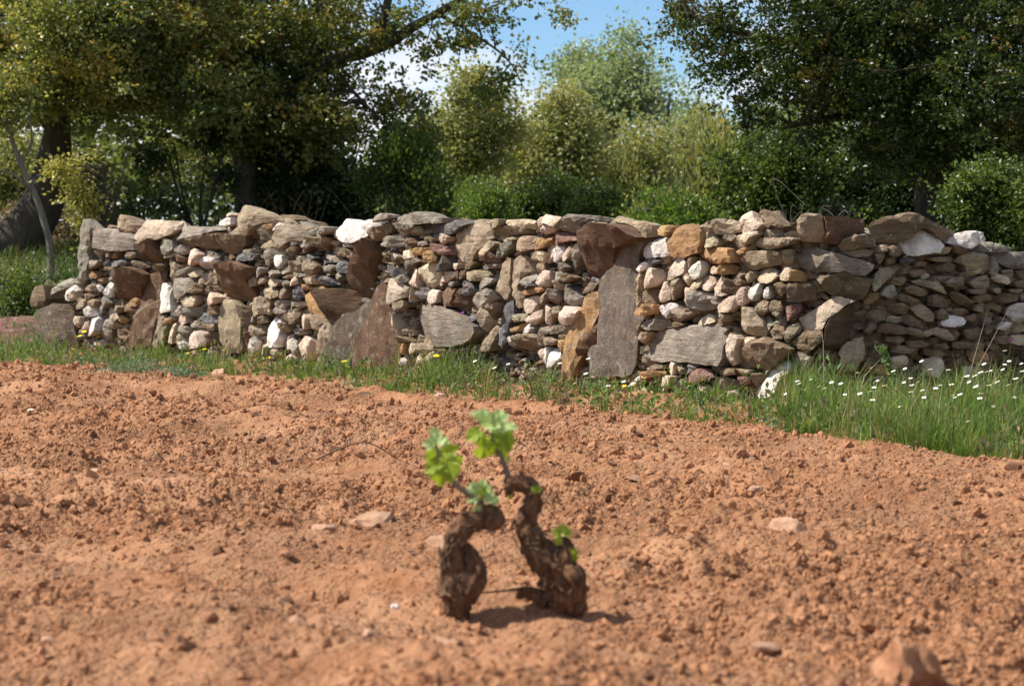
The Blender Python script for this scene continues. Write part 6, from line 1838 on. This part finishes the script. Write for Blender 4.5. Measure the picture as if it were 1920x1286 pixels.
# ------------------------------------------------------------------ the old vine
def build_vine():
    D = 5.45
    def c6(cx, cy, dd=0.0): return at(720 + cx / 2.923, 740 + cy / 2.923, D + dd)
    s = D / FPX / 2.923
    foot = c6(700, 1150); foot[2] = 0.0
    root = tag(empty('grape_vine', foot), 'old gnarled grapevine stump with two twisted arms and fresh green shoots', 'vine')
    def tube(name, pts, rad, seed, mat=M_VINE, ridges=0.42, seg=44, step=0.003, wav=0.022):
        P = np.array([c6(*p) for p in pts]); V, F = tube_geo(P, np.array(rad) * s, seg, step, ridges=ridges, wav=wav, seed=seed)
        return V, F
    def part(name, geos, mat, label=None, parent=None):
        V, F = join_geo(geos)
        o = mesh_obj(name, np_mesh(name, V - foot, F, mat, smooth=True, sharp=60), parent or root)
        if label: o['label'] = label
        return o
    part('arm', [tube('a', [(408, 1260, 0.01), (405, 1160), (402, 1080), (385, 970), (372, 880), (385, 800), (425, 735), (490, 690), (550, 665), (600, 660), (640, 672)], [64, 72, 100, 74, 63, 62, 62, 55, 52, 58, 28], 1),
                 tube('b', [(440, 1130, -0.01), (470, 1040, -0.01), (490, 960, 0.0), (470, 890, 0.01), (430, 830, 0.015)], [56, 80, 66, 52, 30], 2),
                 tube('c', [(590, 640, 0.01), (600, 690, -0.015), (570, 720, -0.02)], [50, 58, 26], 3)], M_VINE, 'left arm with a swollen base and knobbed end')
    part('arm', [tube('d', [(1015, 1250, 0.01), (1020, 1150), (985, 1050), (940, 960), (875, 880), (810, 800), (775, 725), (800, 640), (822, 565), (805, 505), (750, 490), (695, 480), (668, 455)], [64, 84, 104, 104, 87, 70, 61, 50, 44, 46, 41, 36, 19], 4),
                 tube('e', [(960, 990, 0.0), (985, 900, -0.01), (990, 830, -0.005), (975, 785, 0)], [82, 70, 48, 22], 5),
                 tube('f', [(1060, 1110, -0.02), (1040, 1000, -0.03), (1000, 930, -0.02)], [56, 66, 40], 6),
                 tube('g', [(700, 480), (690, 520, -0.01), (688, 550, -0.01)], [36, 30, 14], 7),
                 tube('h', [(760, 490), (755, 445), (752, 415)], [26, 18, 7], 8)], M_VINE, 'right arm bending to the left at its top')
    def strips(pts, rad, n, seed):
        rng = np.random.default_rng(seed)
        C = catmull(np.array([c6(*p) for p in pts]), 8); m = len(C)
        rr = np.interp(np.linspace(0, 1, m), np.linspace(0, 1, len(rad)), rad) * s
        geos = []
        for i in range(n):
            j0 = int(rng.integers(2, m - 8)); ln = int(rng.integers(3, 7)); th = rng.uniform(0, 6.283); dth = rng.normal(0, 0.08)
            P = []
            for q in range(ln):
                j = min(j0 + q, m - 2); T = C[j + 1] - C[j - 1]; T /= np.linalg.norm(T)
                A = np.cross(T, [0.13, 0.9, 0.2]); A /= np.linalg.norm(A); B = np.cross(T, A)
                lift = 1.03 + 0.12 * abs(q / (ln - 1) - 0.5) * 2 * rng.uniform(0.3, 1.2)
                P.append(C[j] + rr[j] * lift * (A * math.cos(th) + B * math.sin(th))); th += dth
            w = rng.uniform(0.0012, 0.0030)
            geos.append(tube_geo(P, np.full(len(P), w) * np.linspace(1, 0.5, len(P)), 4))
        return geos
    bs_ = strips([(405, 1160), (402, 1080), (385, 970), (372, 880), (385, 800), (425, 735), (490, 690), (550, 665), (600, 660)], [80, 112, 84, 70, 70, 70, 62, 57, 60], 80, 5)
    bs_ += strips([(1020, 1150), (985, 1050), (940, 960), (875, 880), (810, 800), (775, 725), (800, 640), (822, 565), (805, 505), (750, 490)], [95, 115, 115, 97, 78, 68, 56, 50, 52, 46], 110, 6)
    tag(part('bark_strips', bs_, M_STRIP), kind='stuff')
    part('root', [tube('r', [(900, 1130, 0.02), (830, 1095, 0.03), (770, 1085, 0.03), (730, 1110, 0.03)], [46, 44, 34, 16], 9, wav=0.05),
                  tube('r2', [(760, 1060, 0.02), (640, 1075, 0.0), (520, 1085, -0.01)], [9, 7, 5], 10, ridges=0.1, seg=8)], M_VINE)
    shoot_top = part('shoot', [tube('s1', [(685, 470), (670, 410), (648, 350), (625, 310), (600, 240), (560, 150)], [20, 16, 13, 10, 8, 5], 11, ridges=0.12, seg=10)], M_CANE)
    shoot_side = part('shoot', [tube('s2', [(560, 640), (510, 585), (450, 535), (385, 480), (330, 400), (280, 270), (270, 210)], [20, 17, 16, 14, 10, 7, 4], 12, ridges=0.12, seg=10)], M_CANE)
    spur = part('spur', [tube('s3', [(545, 650), (540, 600), (536, 550)], [14, 12, 8], 13, ridges=0.15, seg=8)], M_CANE)
    # lobed leaves
    def leaf(seed):
        rng = np.random.default_rng(seed)
        n = 30; th = np.linspace(-2.75, 2.75, n)
        rad = 0.62 + 0.22 * np.cos(th * 2.5) ** 2 + 0.14 * np.cos(th) + 0.06 * np.cos(th * 15)
        rad *= 1 + 0.05 * rng.normal(0, 1, n)
        X, Y = np.sin(th) * rad, np.cos(th) * rad + 0.25
        Z = 0.22 * np.abs(X) - 0.28 * (Y - 0.2) ** 2 + 0.06 * np.sin(th * 5 + seed)
        V = [(0, -0.05, 0.0)]; 
        for k in range(n): V.append((X[k] * 0.55, Y[k] * 0.55, Z[k] * 0.45 + 0.03 * math.sin(k * 1.3)))
        for k in range(n): V.append((X[k], Y[k], Z[k]))
        F = []
        for k in range(n - 1):
            F += [(0, 1 + k + 1, 1 + k), (1 + k, 1 + k + 1, 1 + n + k + 1), (1 + k, 1 + n + k + 1, 1 + n + k)]
        return np.array(V), np.array(F)
    shapes = [np_mesh('leaf', *leaf(700 + i), M_VLEAF, smooth=True) for i in range(4)]
    young = [np_mesh('leaf', *leaf(720 + i), M_VLEAF2, smooth=True) for i in range(3)]
    rs = random.Random(33)
    def put_leaf(cx, cy, r, dirx, dirz, face=(0, -1, 0.5), dd=0.0, yng=False, on=None):
        me = rs.choice(young if yng else shapes)
        o = mesh_obj('leaf', me, on or root)
        yv = Vector((dirx, rs.uniform(-0.4, 0.3), dirz)).normalized()
        f = Vector(face) + Vector((rs.uniform(-.35, .35), rs.uniform(-.2, .2), rs.uniform(-.3, .3)))
        zv = (f - yv * f.dot(yv)).normalized(); xv = yv.cross(zv)
        Mx = Matrix((xv, yv, zv)).transposed().to_4x4()
        p = c6(cx, cy, dd) - foot
        o.matrix_basis = Matrix.Translation(Vector(p)) @ Mx @ Matrix.Diagonal((r * s, r * s, r * s, 1))
    # (start x, start y, size, direction x, direction z)
    for a in [(590, 225, 78, 0.9, -0.5), (600, 240, 80, 0.35, -1), (620, 250, 88, 0.5, -0.9), (640, 230, 84, 0.8, -0.6), (560, 230, 74, -0.3, -1), (545, 290, 62, -0.25, -1), (520, 200, 60, -0.8, -0.7), (505, 215, 54, -1, -0.5), (575, 250, 70, 0.1, -1), (655, 235, 70, 0.3, -1)]:
        put_leaf(*a, on=shoot_top, dd=rs.uniform(-0.03, 0.03))
    for a in [(560, 150, 62, -0.2, 1), (590, 160, 56, 0.2, 0.9), (625, 150, 62, 0.2, 1), (545, 130, 50, -0.5, 0.8), (660, 190, 52, 1, 0.3), (680, 180, 46, 1, 0.1), (580, 185, 64, 0.3, 0.2), (610, 190, 60, 0.6, 0.1), (505, 115, 30, -0.8, 0.5), (655, 140, 40, 0.5, 0.8)]:
        put_leaf(*a, on=shoot_top, dd=rs.uniform(-0.03, 0.03), yng=True, face=(0, -0.8, 0.8))
    for a in [(350, 370, 90, 0.1, -1), (330, 390, 95, -0.2, -1), (300, 330, 80, -0.5, -0.9), (360, 350, 72, 0.6, -0.8), (290, 300, 66, -0.4, -1), (270, 390, 50, -0.8, -0.6), (340, 320, 64, 0.5, 0.3), (310, 410, 76, 0.0, -1)]:
        put_leaf(*a, on=shoot_side, dd=rs.uniform(-0.03, 0.03))
    for a in [(285, 260, 48, -0.3, 0.8), (300, 265, 46, 0.6, 0.6), (270, 215, 34, -0.3, 1), (265, 275, 44, -0.9, 0.2), (290, 220, 30, 0.5, 0.9), (320, 270, 36, 0.8, 0.3)]:
        put_leaf(*a, on=shoot_side, dd=rs.uniform(-0.02, 0.02), yng=True, face=(0, -0.8, 0.7))
    for a in [(530, 545, 52, 0.7, 0.6), (520, 530, 56, -0.6, 0.8), (540, 520, 50, 0.1, 1), (560, 560, 48, 1, -0.2), (510, 560, 50, -0.8, -0.3), (550, 535, 44, 0.6, 0.3), (515, 610, 34, -0.2, -0.9), (590, 575, 40, 0.9, -0.3), (495, 520, 40, -0.9, 0.4)]:
        put_leaf(*a, on=spur, dd=rs.uniform(-0.03, 0.0), yng=rs.random() < 0.7)
    for a in [(820, 525, 28, 0.3, 0.5), (835, 520, 26, 0.8, 0.3), (965, 760, 42, -0.8, 0.4), (975, 750, 38, 0.2, 1), (985, 755, 40, 0.9, 0.2), (960, 790, 34, -0.3, -0.7), (1035, 850, 36, 0.3, -0.9), (1040, 880, 34, 0.1, -1), (672, 345, 22, 0.5, -0.6), (694, 555, 18, 0, -1)]:
        put_leaf(*a, dd=-0.03)
build_vine()

n_tri = sum(len(m.polygons) for m in bpy.data.meshes)
print('objects', len(bpy.data.objects), 'mesh faces', n_tri)
for m in sorted(bpy.data.meshes, key=lambda m: -len(m.polygons))[:12]: print(m.name, len(m.polygons))
